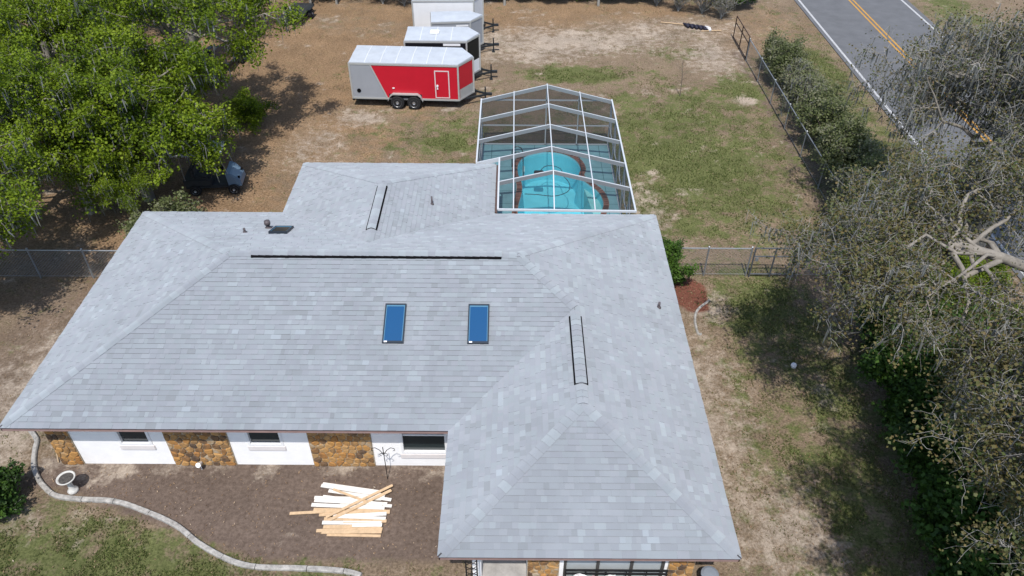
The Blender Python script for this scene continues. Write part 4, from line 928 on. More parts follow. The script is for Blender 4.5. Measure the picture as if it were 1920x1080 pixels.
# lumber pile: each board its own
def board(x, y, z, L, rz, w, m, label, grp, tilt=0, h=.022):
    q = MB(); q.box((-L/2, -w/2, 0), (L/2, w/2, h)); o = link('board', q.mesh('board', m, bevel=.003)); o.location = (x, y, z); o.rotation_euler = (rs.uniform(-.04, .04), tilt, R(rz)); tag(o, label, 'board', grp); return o
GW, GP = 'white boards in the lumber pile', 'raw boards in the lumber pile'
LW, LP = 'white painted board lying flat in the lumber pile on bare soil', 'unpainted pine board lying flat in the lumber pile on bare soil'
ORD = ('first', 'second', 'third', 'fourth', 'fifth', 'sixth', 'seventh', 'eighth', 'ninth', 'tenth', 'eleventh', 'twelfth', 'thirteenth', 'fourteenth'); NB_ = [0, 0]
for (x, y, L, rz, w, k, z) in sorted(((-4.15, 12.02, 1.75, -10, .10, 0, .06), (-4.2, 12.12, 1.6, -9, .09, 0, .03), (-3.95, 11.88, 1.7, -9, .09, 0, .05), (-4.25, 11.80, 1.75, -1, .09, 0, .03), (-4.15, 11.66, 1.9, -3, .10, 0, .06), (-4.1, 11.70, 1.6, -8, .09, 0, .085),
        (-4.2, 11.54, 1.9, -2.5, .10, 0, .05), (-4.15, 11.44, 1.85, -1, .10, 1, .02), (-3.95, 11.36, 1.7, 2, .11, 1, .05), (-3.85, 11.27, 1.35, 4, .10, 0, .07), (-4.0, 11.19, 1.5, 1, .10, 1, .03), (-3.8, 11.20, 1.25, -2, .08, 0, .075), (-4.35, 11.33, 1.1, 3, .10, 1, .03),
        (-4.02, 11.06, 1.5, 0, .10, 0, .05), (-4.0, 10.96, 1.45, 1, .10, 1, .03), (-3.62, 10.98, .75, 1, .09, 0, .07), (-4.05, 10.86, 1.65, 2, .09, 1, .04), (-3.98, 10.79, 1.5, 1, .09, 1, .06), (-3.92, 10.72, 1.35, -1, .07, 1, .02), (-3.75, 11.62, 1.35, -4, .09, 0, .03), (-3.7, 11.10, 1.1, 2, .09, 1, .05)), key=lambda b: -b[1]):
    NB_[k] += 1; board(x, y, z, L, rz, w, M_WOOD if k else M_WPLANK, (('%s unpainted pine board' if k else '%s white board') % ORD[NB_[k]-1])+' from the house wall in the lumber pile', GP if k else GW)
board(-4.95, 11.36, .06, 1.4, 4, .08, M_WOOD, 'unpainted pine board sticking far out of the lumber pile', None)
board(-3.9, 11.66, .125, 1.85, 32, .07, M_WOOD, 'unpainted board laid diagonally on top of the lumber pile, reaching farthest toward the house', None)
board(-3.86, 11.56, .10, 1.7, 32, .08, M_WOOD, 'shorter unpainted board laid diagonally beside the topmost one on the lumber pile', None)
board(-4.2, 11.84, .10, 1.0, -22, .06, M_WOOD, 'short unpainted board slanting across the white boards toward the crossing planks', None)
# shepherd hook
sh_ = empty('plant_hook', (-3.3, 12.45, 0), 'black iron garden hook pole standing before the house wall', 'plant hook')
q = MB(); q.tube([(-3.3, 12.45, -.1), (-3.3, 12.45, 1.32)], .011, 6); q.build('pole', M_IRON, sh_)
for s_ in (-1, 1):
    q = MB(); pts = [(-3.3, 12.45, 1.02), (-3.3+s_*.09, 12.45, 1.2), (-3.3+s_*.2, 12.45, 1.3), (-3.3+s_*.29, 12.45, 1.27), (-3.3+s_*.3, 12.45, 1.19), (-3.3+s_*.25, 12.45, 1.18)]; q.tube(pts, .009, 6); q.build('arm', M_IRON, sh_)
    q = MB(); q.tube([(-3.3, 12.45, 1.1), (-3.3+s_*.09, 12.45, 1.05), (-3.3+s_*.11, 12.45, 1.0), (-3.3+s_*.06, 12.45, .97)], .008, 6); q.build('scroll', M_IRON, sh_)
sl = empty('spot_light', (-8.35, 12.72, 0), 'small white garden spotlight at the foot of the stone panel', 'spotlight')
q = MB(); q.tube([(-8.35, 12.72, -.05), (-8.35, 12.72, .2)], .012, 6); q.build('stake', M_FRAME, sl)
q = MB(); q.tube([(-8.35, 12.62, .3), (-8.35, 12.72, .23), (-8.35, 12.8, .19)], [.07, .055, .035], 10); q.build('lamp_head', M_FRAME, sl)
q = MB(); q.tube([(-12.75, 13.6, .02), (-12.3, 12.9, .03)], .018, 6); o = q.build('garden_stake', mat('tan_stake', (.42, .31, .2), .8)); tag(o, 'thin tan stake lying on bare soil by the house corner', 'stake')
q = MB(); q.lathe([(.09, -.05), (.09, .06), (.07, .1), (.02, .115)], (8.75, 16.75, 0), 14); o = q.build('pipe_cap', M_FRAME, smooth=True); tag(o, 'round white pipe cap in the side yard grass', 'pipe cap')
# entry trellis post, planter rail, bags, bin
tp = empty('trellis_post', (-.85, 9.0, 0), 'black wrought iron trellis post holding the porch eave', 'post')
for x in (-.98, -.74): q = MB(); q.box((x-.015, 8.98, 0), (x+.015, 9.01, EZ-.18)); q.build('upright', M_IRON, tp)
q = MB()
for i in range(9): z = .1+i*.22; q.tube([(-.965, 8.995, z), (-.86, 8.995, z+.1), (-.755, 8.995, z+.02)], .009, 5); q.tube([(-.965, 8.995, z+.12), (-.86, 8.995, z+.02), (-.755, 8.995, z+.14)], .009, 5)
q.build('scrollwork', M_IRON, tp)
rl = empty('iron_bench', (2.4, 9.2, 0), 'long black iron bench below the big porch window', 'bench')
for z in (.64, .78): q = MB(); q.box((1.25, 9.36, z-.02), (3.62, 9.40, z+.02)); q.build('rail_bar', M_IRON, rl)
for i in range(6): x = 1.27+i*.466; q = MB(); q.box((x-.012, 9.37, 0), (x+.012, 9.395, .79)); q.build('upright', M_IRON, rl)
for k in range(4): q = MB(); q.box((1.25, 8.98+k*.095, .47), (3.62, 9.05+k*.095, .50)); q.build('seat_slat', M_IRON, rl)
for x in (1.4, 3.45): q = MB(); q.box((x-.02, 9.0, 0), (x+.02, 9.04, .47)); q.build('leg', M_IRON, rl)
def bag(x, y, r, seed, label):
    rr = random.Random(seed); bm = bmesh.new(); bmesh.ops.create_icosphere(bm, subdivisions=3, radius=r)
    for v in bm.verts:
        k = 1+.16*math.sin(v.co.x*37+seed)*math.cos(v.co.y*31)+rr.uniform(-.07, .07); v.co = Vector((v.co.x*k*1.2, v.co.y*k, max(-r*.6, v.co.z*.75*k)))
    me = bpy.data.meshes.new('plastic_bag'); bm.to_mesh(me); bm.free(); me.materials.append(mat('white_plastic_bag', (.8, .8, .82), .35)); o = link('plastic_bag', me, None, (x, y, .50+r*.6)); tag(o, label, 'bag')
bag(1.58, 9.17, .2, 1, 'larger white plastic bag slumped on the black porch bench'); bag(2.3, 9.19, .17, 2, 'smaller white plastic bag on the black porch bench')
q = MB(); q.lathe([(.05, 0), (.055, .24), (.03, .30), (.02, .33)], (1.88, 9.2, .5), 10); o = q.build('red_bottle', mat('red_plastic', (.55, .02, .03), .4)); tag(o, 'red plastic bottle between two white bags on the porch bench', 'bottle')
tb = empty('trash_bin', (4.66, 9.5, 0), 'dark round bin with grey lid beside the porch stone pier', 'bin')
q = MB(); q.lathe([(.15, 0), (.19, .40), (.2, .43), (.16, .42)], (4.66, 9.5, 0), 16); q.build('bin_body', M_RUBBER, tb)
q = MB(); q.lathe([(.21, .425), (.21, .45), (.15, .48), (.02, .49)], (4.66, 9.5, 0), 16); q.build('lid', mat('grey_lid', (.18, .2, .23), .5), tb)
# dropped bundle by the far corner
db = empty('tarp_bundle', (10.7, 44.9, 0), 'dark folded tarp bundle dropped on sand near the farm gate', 'tarp')
for i in range(6):
    q = MB(); q.tube([(10.15+i*.24, 45.35-i*.1, .07), (10.3+i*.24, 44.95-i*.1, .11), (10.35+i*.24, 44.75-i*.1, .06)], [.06, .10, .07], 8); q.build('fold', mat('navy_tarp', (.02, .02, .035), .6) if i != 5 else M_WHITEP, db)
for i, (x, y, rz, L) in enumerate(((9.7, 45.4, -15, 1.8), (11.6, 44.3, 6, 1.2))):
    q = MB(); q.box((-L/2, -.04, 0), (L/2, .04, .03), ); o = link('fallen_pole', q.mesh('fallen_pole', M_WOOD)); o.location = (x, y, .02); o.rotation_euler = (0, 0, R(rz)); tag(o, ('thin pole lying on sand behind the dark tarp bundle', 'pale plank lying on sand between tarp bundle and farm gate')[i], 'pole')
# ------------------------------------------------------------------ vegetation
def nrm(a): return a/np.maximum(np.linalg.norm(a, axis=-1, keepdims=True), 1e-9)
def tubes_np(Pt, Rd, n):
    N, K, _ = Pt.shape; d = nrm(np.gradient(Pt, axis=1)); ov = nrm(Pt[:, -1]-Pt[:, 0])
    ref = np.where((np.abs(ov[:, 2]) > .9)[:, None], np.array([1., 0, 0]), np.array([0, 0, 1.]))[:, None, :]
    u = nrm(np.cross(d, ref)); w = np.cross(d, u); a = np.arange(n)*2*np.pi/n
    ring = Pt[:, :, None, :] + Rd[:, :, None, None]*(u[:, :, None, :]*np.cos(a)[None, None, :, None]+w[:, :, None, :]*np.sin(a)[None, None, :, None])
    V = ring.reshape(-1, 3); base = (np.arange(N)*K*n)[:, None, None] + (np.arange(K-1)*n)[None, :, None]
    k = np.arange(n)[None, None, :]; k2 = (np.arange(n)+1) % n; k2 = k2[None, None, :]
    F = np.stack([base+k, base+k2, base+k2+n, base+k+n], -1).reshape(-1, 4)
    return V, F
def bez(s, e, rng, K, wob, sag=0):
    """N curved branches from s to e"""
    N = len(s); L = np.linalg.norm(e-s, axis=1)[:, None]; mid = (s+e)/2 + rng.normal(0, 1, (N, 3))*L*wob; mid[:, 2] -= sag*L[:, 0]
    t = np.linspace(0, 1, K)[None, :, None]; Pn = (1-t)**2*s[:, None]+2*t*(1-t)*mid[:, None]+t*t*e[:, None]
    Pn[:, 1:-1] += rng.normal(0, 1, (N, K-2, 3))*L[:, None]*wob*.18
    return Pn
def kids(curves, rad, per, rng, lmin, lmax, tmin, up, spread, r_k=.5):
    N, K, _ = curves.shape; i = np.repeat(np.arange(N), per); t = rng.uniform(tmin, 1, len(i)); f = t*(K-1); j = np.minimum(f.astype(int), K-2); fr = (f-j)[:, None]
    s = curves[i, j]*(1-fr)+curves[i, j+1]*fr; dirp = nrm(curves[i, j+1]-curves[i, j]); d = nrm(dirp*(1-spread)+nrm(rng.normal(0, 1, (len(i), 3)))*spread+np.array([0, 0, up]))
    L = rng.uniform(lmin, lmax, len(i))[:, None]; e = s+d*L; rs0 = (rad[i, j]*(1-fr[:, 0])+rad[i, j+1]*fr[:, 0])*r_k
    return s, e, rs0
def leaves_np(c, size, rng, up=.35, tone=None, aspect=.45):
    N = len(c); d = nrm(rng.normal(0, 1, (N, 3))*[1, 1, .6]); w = nrm(np.cross(d, nrm(rng.normal(0, 1, (N, 3))*(1-up)+np.array([0, 0, 1])*up*2.2))); L = size*rng.uniform(.65, 1.35, N)[:, None]
    nr = np.cross(d, w); V = np.stack([c-d*L*.5, c+w*L*aspect+nr*L*.08, c+d*L*.5, c-w*L*aspect+nr*L*.08], 1).reshape(-1, 3)
    F = np.arange(4*N).reshape(-1, 4); t = np.repeat(np.clip(tone if tone is not None else rng.random(N), 0, 1), 4); return V, F, t
def join(parts):
    V = []; F = []; o = 0
    for v, f in parts: V.append(v); F.append(f+o); o += len(v)
    return np.concatenate(V), np.concatenate(F)
def make_tree_meshes(seed, trunk, tr0, tr1, targets, nb=6, nt=7, ntw=0, bl=(.8, 2.0), tl=(.4, 1.0), twl=(.25, .6), leaves=60, lsize=.12, lsig=.25, leafm=None, barkm=None, twigm=None, moss=0, up=.25, wob=.13, tmin=.35, mtone=.5, trunk_from=.55):
    """trunk: polyline; targets: limb end points; returns wood, leaf and moss meshes"""
    rng = np.random.default_rng(seed); trunk = np.array(trunk, float); K = len(trunk); parts = []; tw_parts = []
    T = trunk[None]; TRd = np.linspace(tr0, tr1, K)[None]; TRd[0, 0] *= 1.25; parts.append(tubes_np(T, TRd, 9))
    targets = np.array(targets, float); N = len(targets); t = rng.uniform(trunk_from, 1, N); f = t*(K-1); j = np.minimum(f.astype(int), K-2); fr = (f-j)[:, None]; s = trunk[j]*(1-fr)+trunk[j+1]*fr
    LC = bez(s, targets, rng, 8, wob, -.04); LR = np.linspace(1, .22, 8)[None]*(tr1*rng.uniform(.45, .8, N))[:, None]; parts.append(tubes_np(LC, LR, 6))
    s, e, r0 = kids(LC, LR, nb, rng, bl[0], bl[1], tmin, up, .55, .6); BC = bez(s, e, rng, 6, wob); BR = np.linspace(1, .3, 6)[None]*np.maximum(r0, .014)[:, None]; parts.append(tubes_np(BC, BR, 5))
    s, e, r0 = kids(BC, BR, nt, rng, tl[0], tl[1], .2, up*.8, .65, .6); TC = bez(s, e, rng, 5, wob*1.2); TR = np.linspace(1, .35, 5)[None]*np.maximum(r0, .008)[:, None]; tw_parts.append(tubes_np(TC, TR, 3))
    tips = TC
    if ntw:
        s, e, r0 = kids(TC, TR, ntw, rng, twl[0], twl[1], .15, up*.5, .8, .8); QC = bez(s, e, rng, 4, wob*1.6); QR = np.linspace(1, .5, 4)[None]*np.maximum(r0*.9, .0052)[:, None]; tw_parts.append(tubes_np(QC, QR, 3)); tips = QC
    V, F = join(parts); wood = mesh_np('wood', V, F, barkm, smooth=True)
    V, F = join(tw_parts); twm = mesh_np('twigs', V, F, twigm or barkm)
    lm = None
    if leaves:
        N = len(tips); n = leaves; i = np.repeat(np.arange(N), n); k = rng.integers(1, tips.shape[1], len(i)); c = tips[i, k]+rng.normal(0, lsig, (len(i), 3))*[1, 1, .7]
        bi = np.arange(N)//max(1, nt*(ntw or 1)); clump = (rng.normal(0, .15, N)+rng.normal(0, .14, bi.max()+1)[bi])[i]; tone = mtone+clump+rng.normal(0, .17, len(i)); V, F, t = leaves_np(c, lsize, rng, tone=tone); lm = mesh_np('leaves', V, F, leafm, tone=t)
    mm = None
    if moss:
        C_ = np.concatenate([BC.reshape(-1, 3), TC[:, ::2].reshape(-1, 3)]); i = rng.integers(0, len(C_), moss); h = rng.uniform(.15, .6, moss)
        c = C_[i]; w = nrm(rng.normal(0, 1, (moss, 3))*[1, 1, 0])*rng.uniform(.012, .035, moss)[:, None]; sw = rng.normal(0, .05, (moss, 3))
        lo = c+sw; lo[:, 2] = c[:, 2]-h; V = np.stack([c-w, c+w, lo+w*.3, lo-w*.3], 1).reshape(-1, 3); F = np.arange(4*moss).reshape(-1, 4); mm = mesh_np('moss', V, F, M_MOSS, tone=np.repeat(rng.random(moss), 4))
    return wood, twm, lm, mm
def crown_targets(seed, n, cx, cy, cz, rx, ry, rz, lo=-.35):
    rng = np.random.default_rng(seed+500); out = []
    ga = 2.39996
    for i in range(n):
        u = lo+(1-lo)*(i+.5)/n; a = i*ga+rng.normal(0, .25); rr = math.sqrt(max(0, 1-u*u)); k = rng.uniform(.62, .95)
        out.append((cx+rx*rr*math.cos(a)*k, cy+ry*rr*math.sin(a)*k, cz+rz*u*k))
    return out
def place(name, meshes, loc, label, cat='tree', group=None, rz=0, sc=1.0, parts=('trunk', 'twigs', 'crown', 'moss')):
    t = empty(name, loc, label, cat, group, rz); t.scale = (sc, sc, sc)
    for pn, m in zip(parts, meshes):
        if m is not None:
            o = link(pn, m, t)
            if pn in ('twigs', 'crown', 'moss', 'foliage'): o['kind'] = 'stuff'
    return t
# ---- the big green trees on the left
def green(seed, H, Rr, lean=(0, 0), n=18, **k):
    th = H*.55; tk = [(0, 0, -.3), (lean[0]*.2, lean[1]*.2, th*.3), (lean[0]*.5, lean[1]*.5, th*.65), (lean[0], lean[1], th), (lean[0]*1.1, lean[1]*1.1, H*.75)]
    a = dict(nb=6, nt=6, leaves=74, lsize=.09, lsig=.16, bl=(.7, 1.7), tl=(.35, .9), leafm=M_LEAFG, barkm=M_BARK, twigm=M_TWIG, moss=2200, up=.12, mtone=.54); a.update(k)
    return make_tree_meshes(seed, tk, .26, .13, crown_targets(seed, n, lean[0], lean[1], H*.6, Rr, Rr, H*.36), **a)
GA = green(1, 9.0, 4.7, (.6, -.3)); GB = green(2, 8.0, 4.2, (-.3, .4), n=16); GC = green(3, 6.2, 3.0, (.2, 0), n=13)
GD = make_tree_meshes(4, [(0, 0, -.3), (0, 0, 1.3), (.2, -.1, 2.6), (.4, -.2, 3.8), (.5, -.2, 4.8)], .2, .12, crown_targets(4, 24, .5, -.5, 3.5, 3.6, 3.2, 2.2, -.85), nb=6, nt=6, leaves=72, lsize=.09, lsig=.16, bl=(.6, 1.4), tl=(.3, .8), leafm=M_LEAFG, barkm=M_BARK, twigm=M_TWIG, moss=2200, up=.0, mtone=.55, trunk_from=.4)
GP = make_tree_meshes(5, [(0, 0, -.3), (.05, 0, 2), (0, .1, 4.5), (.1, .1, 7)], .075, .06, crown_targets(5, 18, 0, 0, 7.5, 3.0, 3.0, 2.2, -.3), nb=5, nt=5, leaves=40, lsize=.13, lsig=.25, leafm=M_LEAFG, barkm=M_TWIG, twigm=M_TWIG, trunk_from=.7)
gr = 'leafy green trees behind and beside the house'
for nm, ms, loc, rz, sc, lb in (
    ('shade_tree', GA, (-14.5, 30.7, 0), 0.3, 1.0, 'tall bright green leafy tree between the golf cart and the plank trailers'),
    ('shade_tree', GD, (-14.7, 26.0, 0), 1.0, 1.05, 'bright green leafy tree drooping over the golf cart'),
    ('shade_tree', GB, (-18.2, 36.0, 0), 2.6, .95, 'bright green leafy tree standing beside the weathered utility trailers'),
    ('understory_tree', GC, (-16.6, 25.0, 0), 1.6, .62, 'low leafy green tree filling the gap behind the chain link fence'),
    ('understory_tree', GC, (-14.4, 24.3, 0), 3.1, .5, 'low leafy green tree between the house back corner and golf cart tree'),
    ('shade_tree', GB, (-18.6, 28.4, 0), 4.6, .9, 'leafy green tree just behind the golf cart tree in the grove'),
    ('shade_tree', GA, (-20.3, 31.5, 0), 2.2, .98, 'tall leafy green tree standing west of the golf cart tree'),
    ('shade_tree', GB, (-18.8, 24.0, 0), 3.4, .9, 'leafy green tree behind the chain link fence beside the house'),
    ('shade_tree', GC, (-17.6, 19.0, 0), .5, .92, 'small leafy green tree in front of the chain link fence'),
    ('shade_tree', GA, (-25.5, 38.5, 0), 4.0, 1.05, 'tall leafy green tree deep in the grove behind the utility trailers'),
    ('shade_tree', GB, (-18.3, 42.0, 0), 5.2, 1.05, 'leafy green tree between the plank trailers and the dark deck trailer'),
    ('shade_tree', GB, (-24.5, 27.5, 0), .2, .95, 'leafy green tree at the outer edge of the grove beyond the fence')):
    place(nm, ms, loc, lb, 'tree', gr, rz, sc)
# ---- grey twiggy oaks on the right
OK = dict(nb=8, nt=8, ntw=4, leaves=3, lsize=.065, lsig=.12, leafm=M_LEAFO, barkm=M_BARK, twigm=M_TWIG, up=.05, wob=.2, mtone=.5)
rngt = np.random.default_rng(77)
# leaning oak: trunk out of the right edge, pale bare limbs reaching over the side yard
tk = [(0, 0, -.3), (-.1, .05, 2.2), (-.5, .2, 4.2), (-1.8, .55, 5.5), (-3.3, .8, 6.0), (-4.4, 1.25, 6.1)]
tg = [(-5.6, 2.9, 5.6), (-6.6, 2.0, 6.2), (-6.9, .9, 6.3), (-6.5, -.2, 5.8), (-5.6, -1.0, 5.3), (-4.6, -1.4, 5.0), (-5.2, 4.2, 5.2), (-4.0, 3.6, 6.4), (-3.2, 3.0, 7.0), (-2.6, -1.2, 6.0), (-6.2, 4.2, 4.4), (-7.2, 2.6, 5.0), (-1.4, 2.8, 7.0), (-7.3, .2, 5.1), (-4.8, 2.4, 7.0), (-3.4, 4.6, 5.8)]
R1m = make_tree_meshes(11, tk, .21, .105, tg, trunk_from=.78, bl=(.6, 1.5), tl=(.35, .85), moss=1800, **{**OK, 'leaves': 10, 'nb': 7})
place('live_oak', R1m, (14.9, 13.7, 0), 'leaning grey oak with thick pale bare limbs over the side yard')
tk = [(0, 0, -.3), (.1, -.1, 2), (-.2, 0, 4), (-.3, .2, 5.5), (-.3, .1, 6.8)]
R2m = make_tree_meshes(12, tk, .36, .2, crown_targets(12, 26, -.2, 0, 5.9, 4.6, 5.0, 2.6, -.25), bl=(.7, 1.7), tl=(.4, .9), moss=9000, **{**OK, 'leaves': 6, 'nb': 8})
place('live_oak', R2m, (16.6, 22.4, 0), 'large grey mossy oak overhanging the road and hedge')
tk = [(0, 0, -.3), (0, .1, 1.6), (-.2, .1, 3.2), (-.4, 0, 4.6)]
R3m = make_tree_meshes(13, tk, .24, .12, crown_targets(13, 24, -.2, 0, 4.0, 2.9, 3.4, 1.9, -.4), bl=(.6, 1.5), tl=(.35, .8), moss=2200, **{**OK, 'leaves': 13, 'nb': 7})
place('live_oak', R3m, (12.6, 10.6, 0), 'olive and grey twiggy oak above the dark green shrubs')
tk = [(0, 0, -.3), (0, 0, 2.5), (-.2, .1, 4.5), (-.4, .1, 6.2)]
R4m = make_tree_meshes(14, tk, .28, .15, crown_targets(14, 26, -1.9, .4, 7.2, 3.2, 3.6, 1.8, -.4), bl=(.6, 1.6), tl=(.35, .9), moss=1500, **{**OK, 'leaves': 16, 'nb': 7})
place('live_oak', R4m, (12.6, 6.6, 0), 'tall twiggy oak shading the side yard grass near the porch end')
# ---- shrubs
def shrub(seed, H, Rr, leafm, n=22, leaves=70, lsize=.085, lsig=.13, mtone=.5, twig=M_TWIG, moss=0):
    tk = [(0, 0, -.1), (0, 0, H*.15), (.03, 0, H*.3)]
    return make_tree_meshes(seed, tk, .06, .045, crown_targets(seed, n, 0, 0, H*.52, Rr, Rr, H*.46, -.6), nb=4, nt=4, leaves=leaves, lsize=lsize, lsig=lsig, bl=(.2, .55), tl=(.12, .35), leafm=leafm, barkm=M_BARK2, twigm=twig, up=.2, mtone=mtone, trunk_from=.1, moss=moss)
SH_H = [shrub(21, 2.0, 1.15, M_LEAFH, 24, 30, .08, mtone=.66), shrub(22, 1.7, 1.0, M_LEAFH, 22, 18, .075, mtone=.85, moss=700), shrub(23, 2.3, 1.25, M_LEAFH, 24, 30, .085, mtone=.58)]
for i, (x, y, k, sc) in enumerate(((13.7, 38.9, 0, .95), (13.6, 37.2, 2, .9), (13.8, 35.5, 1, 1.05), (13.7, 33.8, 1, 1.1), (13.8, 32.0, 0, 1.05), (13.6, 30.2, 2, 1.0), (13.5, 28.4, 2, 1.05), (13.4, 26.7, 0, 1.15), (13.1, 25.0, 1, 1.2), (12.6, 23.3, 2, 1.0))):
    place('hedge_shrub', SH_H[k], (x+.35, y, 0), ORD[i]+' hedge shrub from the farm gate along the road side fence', 'shrub', 'hedge shrubs along the road fence', rz=i*1.3, sc=sc, parts=('stem', 'twigs', 'foliage', 'moss'))
SH_D = [shrub(31, 2.3, 1.3, M_LEAFD, 24, 60, .11), shrub(32, 1.8, 1.1, M_LEAFD, 20, 60, .11, mtone=.7)]
for i, (x, y, k, sc) in enumerate(((12.2, 17.6, 0, 1.0), (11.7, 15.7, 1, 1.1), (11.5, 14.0, 0, 1.0), (11.4, 12.3, 0, 1.05), (11.2, 10.6, 1, 1.1), (10.9, 9.1, 0, .95), (13.3, 13.0, 0, 1.2), (13.5, 15.8, 1, 1.3), (10.6, 7.5, 0, 1.0))):
    place('evergreen_shrub', SH_D[k], (x, y, 0), (ORD[i]+' dark evergreen shrub from the swing gate, edging the side yard under oaks' if i < 6 else ('dark evergreen shrub behind the side yard row, at the foot of the leaning oak', 'dark evergreen shrub behind the side yard row, between leaning oak and road hedge', 'last dark evergreen shrub of the side yard row, nearest the porch end')[i-6]), 'shrub', 'dark shrubs bordering the side yard', rz=i*1.7, sc=sc, parts=('stem', 'twigs', 'foliage', 'moss'))
SB = shrub(41, 1.9, .75, M_LEAFD, 20, 80, .07, .08, .75)
place('round_shrub', SB, (5.25, 20.9, 0), 'rounded glossy green shrub at the house corner by the fence', 'shrub', sc=.88, parts=('stem', 'twigs', 'foliage', 'moss'))
SC_ = shrub(42, .9, .62, M_LEAFD, 18, 80, .07, .07, .35)
place('round_shrub', SC_, (-13.35, 11.5, 0), 'low dark green shrub on dirt outside the curved concrete edging', 'shrub', parts=('stem', 'twigs', 'foliage', 'moss'))
SE = shrub(43, 2.0, .75, M_LEAFH, 14, 30, .09, .1, .6)
for i, (x, y, sc) in enumerate(((-12.95, 21.9, 1.0), (-12.3, 23.0, 1.05))): place('leafy_shrub', SE, (x, y, 0), ('leafy shrub at the back corner of the house roof', 'leafy shrub between the house back corner and golf cart')[i], 'shrub', rz=i*2, sc=sc, parts=('stem', 'twigs', 'foliage', 'moss'))
SY = shrub(44, 1.5, 1.0, M_LEAFG, 18, 46, .075, .12, .45)
for i, (x, y, sc) in enumerate(((14.6, 19.8, 1.0), (15.6, 18.2, .8), (16.4, 20.6, .7), (13.2, 21.2, .9))): place('verge_shrub', SY, (x, y, 0), ORD[i]+' low bright green verge shrub from the mossy oak toward the leaning oak' if i != 3 else 'low bright green shrub at the end of the road hedge', 'shrub', rz=i*1.1, sc=sc, parts=('stem', 'twigs', 'foliage', 'moss'))
place('leafy_shrub', SY, (-12.3, 32.2, 0), 'loose green bush on straw between golf cart and plank trailers', 'shrub', rz=1, sc=.95, parts=('stem', 'twigs', 'foliage', 'moss'))
# sapling in the yard
q = MB(); q.tube([(8.35, 35.67, -.1), (8.32, 35.67, .9), (8.22, 35.66, 1.9)], [.022, .016, .006], 6)
sap = empty('sapling', (8.35, 35.67, 0), 'thin bare sapling standing alone in the back lawn', 'sapling')
q.build('trunk', M_BARK2, sap); q = MB()
rq = random.Random(5)
for i in range(12):
    z = .7+i*.1; a = rq.uniform(0, 6.3); L = rq.uniform(.25, .5); b0 = Vector((8.34-.06*z, 35.67, z)); q.tube([b0, b0+Vector((math.cos(a)*L*.5, math.sin(a)*L*.5, L*.45)), b0+Vector((math.cos(a)*L, math.sin(a)*L, L*.75))], [.009, .006, .003], 4)
q.build('twigs', M_BARK2, sap)
# ---- wood line across the back
BR = make_tree_meshes(51, [(0, 0, -.1), (0, 0, .2), (0, 0, .4)], .05, .04, crown_targets(51, 26, 0, 0, 1.0, 1.1, .9, 1.1, -.2), nb=6, nt=5, leaves=2, lsize=.07, lsig=.1, bl=(.3, .8), tl=(.2, .5), leafm=M_LEAFO, barkm=M_TWIG, twigm=M_TWIG, up=.45, trunk_from=.05, wob=.1)
for i, (x, y, sc) in enumerate(((11.6, 47.2, 1.0), (12.6, 46.4, .9), (10.2, 47.6, .8), (-8.3, 48.6, 1.0), (-6.9, 48.3, .9), (9.0, 48.6, 1.0))):
    place('brush_clump', BR, (x, y, 0), ('second pale bare brush clump from the farm gate', 'first pale bare brush clump from the farm gate', 'third pale bare brush clump from the farm gate', 'grey brush clump farther from the white trailer, near the slender tree', 'grey brush clump close to the rear of the white trailer', 'fourth pale bare brush clump from the farm gate')[i], 'brush', ('brush by the farm gate', 'brush by the farm gate', 'brush by the farm gate', 'brush by the white trailer', 'brush by the white trailer', 'brush by the farm gate')[i], rz=i, sc=sc, parts=('stem', 'twigs', 'foliage', 'moss'))
for i, (x, y, k, sc) in enumerate(((-1.3, 49.6, 0, .9), (.6, 49.9, 1, 1.0), (2.4, 49.6, 0, 1.0), (4.2, 50.0, 1, 1.1), (6.2, 49.7, 0, 1.0), (7.8, 49.8, 1, 1.1), (-10, 50.2, 0, 1.1), (-12, 50.0, 1, 1.2), (-14.2, 50.3, 0, 1.2), (-4.5, 50.5, 1, 1.1), (13.8, 48.6, 0, 1.0))):
    place('understory_shrub', SH_D[k], (x, y, 0), (ORD[i]+' dark understory shrub from the white trailer toward the farm gate' if i < 6 else ('dark understory shrub behind the dark deck trailer, nearest the white trailer', 'dark understory shrub straight behind the dark deck trailer', 'dark understory shrub behind the dark deck trailer, deepest in the grove', 'dark understory shrub directly behind the white trailer', 'dark understory shrub between the farm gate and the road')[i-6]), 'shrub', 'understory shrubs along the back', rz=i*2.1, sc=sc, parts=('stem', 'twigs', 'foliage', 'moss'))
for i, (x, y) in enumerate(((-11.2, 48.5), (-12.8, 48.3), (-.6, 48.5), (5.3, 48.5))):
    place('slender_tree', GP, (x, y+ (0 if i else 0), 0), ('thin pale trunked tree behind the dark deck trailer, nearer the white trailer', 'thin pale trunked tree right behind the dark deck trailer', 'thin pale trunked tree at the wood line right of the white trailer', 'thin pale trunked tree at the wood line midway to the farm gate')[i], 'tree', 'trees of the wood line', rz=i*1.9, sc=1.0)
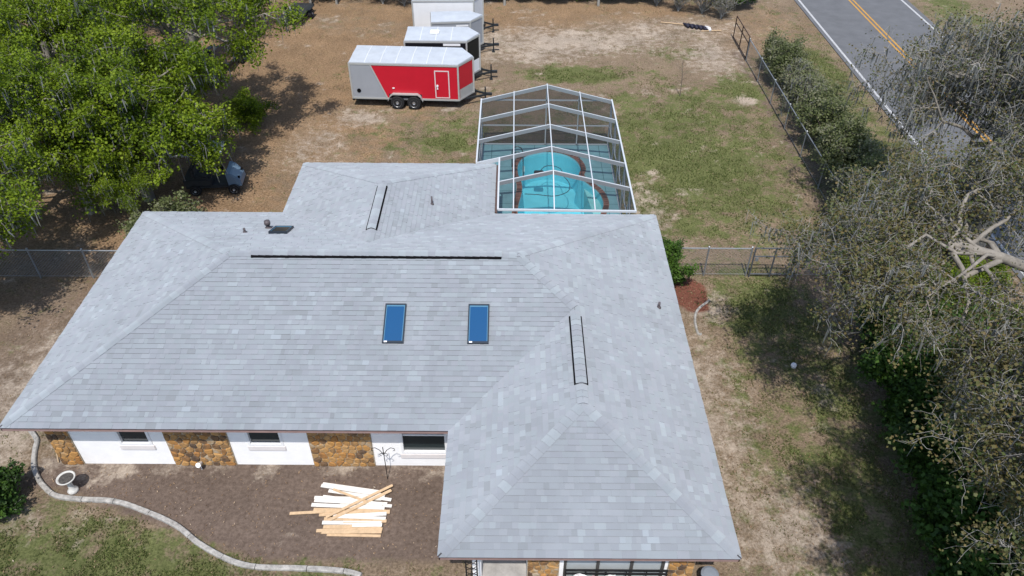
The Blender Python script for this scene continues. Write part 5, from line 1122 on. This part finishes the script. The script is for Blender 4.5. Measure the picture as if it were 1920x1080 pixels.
# ---- grass, litter and weeds lying on the ground
rg = np.random.default_rng(9)
def keep_out(x, y):
    h = (x > XA+.4) & (x < XD-.5) & (y > YA+.55) & (y < YE-.6); h |= (x > XB+.5) & (x < XD-.5) & (y > YC+.5) & (y < YE); h |= (x > XG+.5) & (x < XI) & (y > YE-1) & (y < YH-.5)
    return h | ((x > -1.5) & (x < 4.35) & (y > 21) & (y < 30.65)) | ((x > 17.95) & (x < 25.35))
def scatter(n, x0, x1, y0, y1): return rg.uniform(x0, x1, n), rg.uniform(y0, y1, n)
xs, ys = scatter(900000, -17, 18, 8.6, 50); far = rg.random(len(xs)) < np.clip((34-ys)/22, .35, 1)
gw = zones(xs, ys); cl_ = np.clip((fbm(xs, ys, .55, 71)+gw[0]*.35-.62)*7, 0, 1); m_ = (rg.random(len(xs)) < np.clip(gw[0]*1.3, .03, 1)*cl_*(1-gw[3]*.9)*(1-gw[2]*.5)) & ~keep_out(xs, ys) & far
xs, ys, g0 = xs[m_], ys[m_], gw[0][m_]; N = len(xs)
hh = rg.uniform(.025, .075, N)*(.7+.6*g0); a = rg.uniform(0, 6.283, N); wd = rg.uniform(.012, .03, N); ln = rg.normal(0, .03, (N, 2)); zb = np.full(N, -.02)
V = np.stack([np.stack([xs-np.cos(a)*wd, ys-np.sin(a)*wd, zb], -1), np.stack([xs+np.cos(a)*wd, ys+np.sin(a)*wd, zb], -1), np.stack([xs+ln[:, 0], ys+ln[:, 1], zb+hh+.02], -1)], 1).reshape(-1, 3)
tn = np.repeat(np.clip(.25+g0*.7+rg.normal(0, .2, N), 0, 1), 3); o = link('grass', mesh_np('grass', V, np.arange(3*N).reshape(-1, 3), M_GRASS, tone=tn)); tag(o, 'short patchy grass over the yard', 'grass', kind='stuff')
print('grass blades', N)
xs, ys = scatter(120000, -18, 18, 8.6, 50); gw = zones(xs, ys); pr = .10+.5*gw[1]+.25*gw[3]+.9*gw[4]+.2*((xs > 5) & (ys < 21))
m_ = (rg.random(len(xs)) < pr) & ~keep_out(xs, ys); xs, ys = xs[m_], ys[m_]; st = gw[1][m_]; N = len(xs)
c = np.stack([xs, ys, rg.uniform(.005, .03, N)], -1); V, F, t = leaves_np(c, .055, rg, up=.9, tone=np.clip(.42+rg.normal(0, .2, N)-st*.1, 0, 1), aspect=.2); V[:, 2] = np.clip(V[:, 2], -.005, .05)
o = link('leaf_litter', mesh_np('leaf_litter', V, F, M_LITTER, tone=t)); tag(o, 'fallen leaves and twigs scattered on the ground', 'leaf litter', kind='stuff')
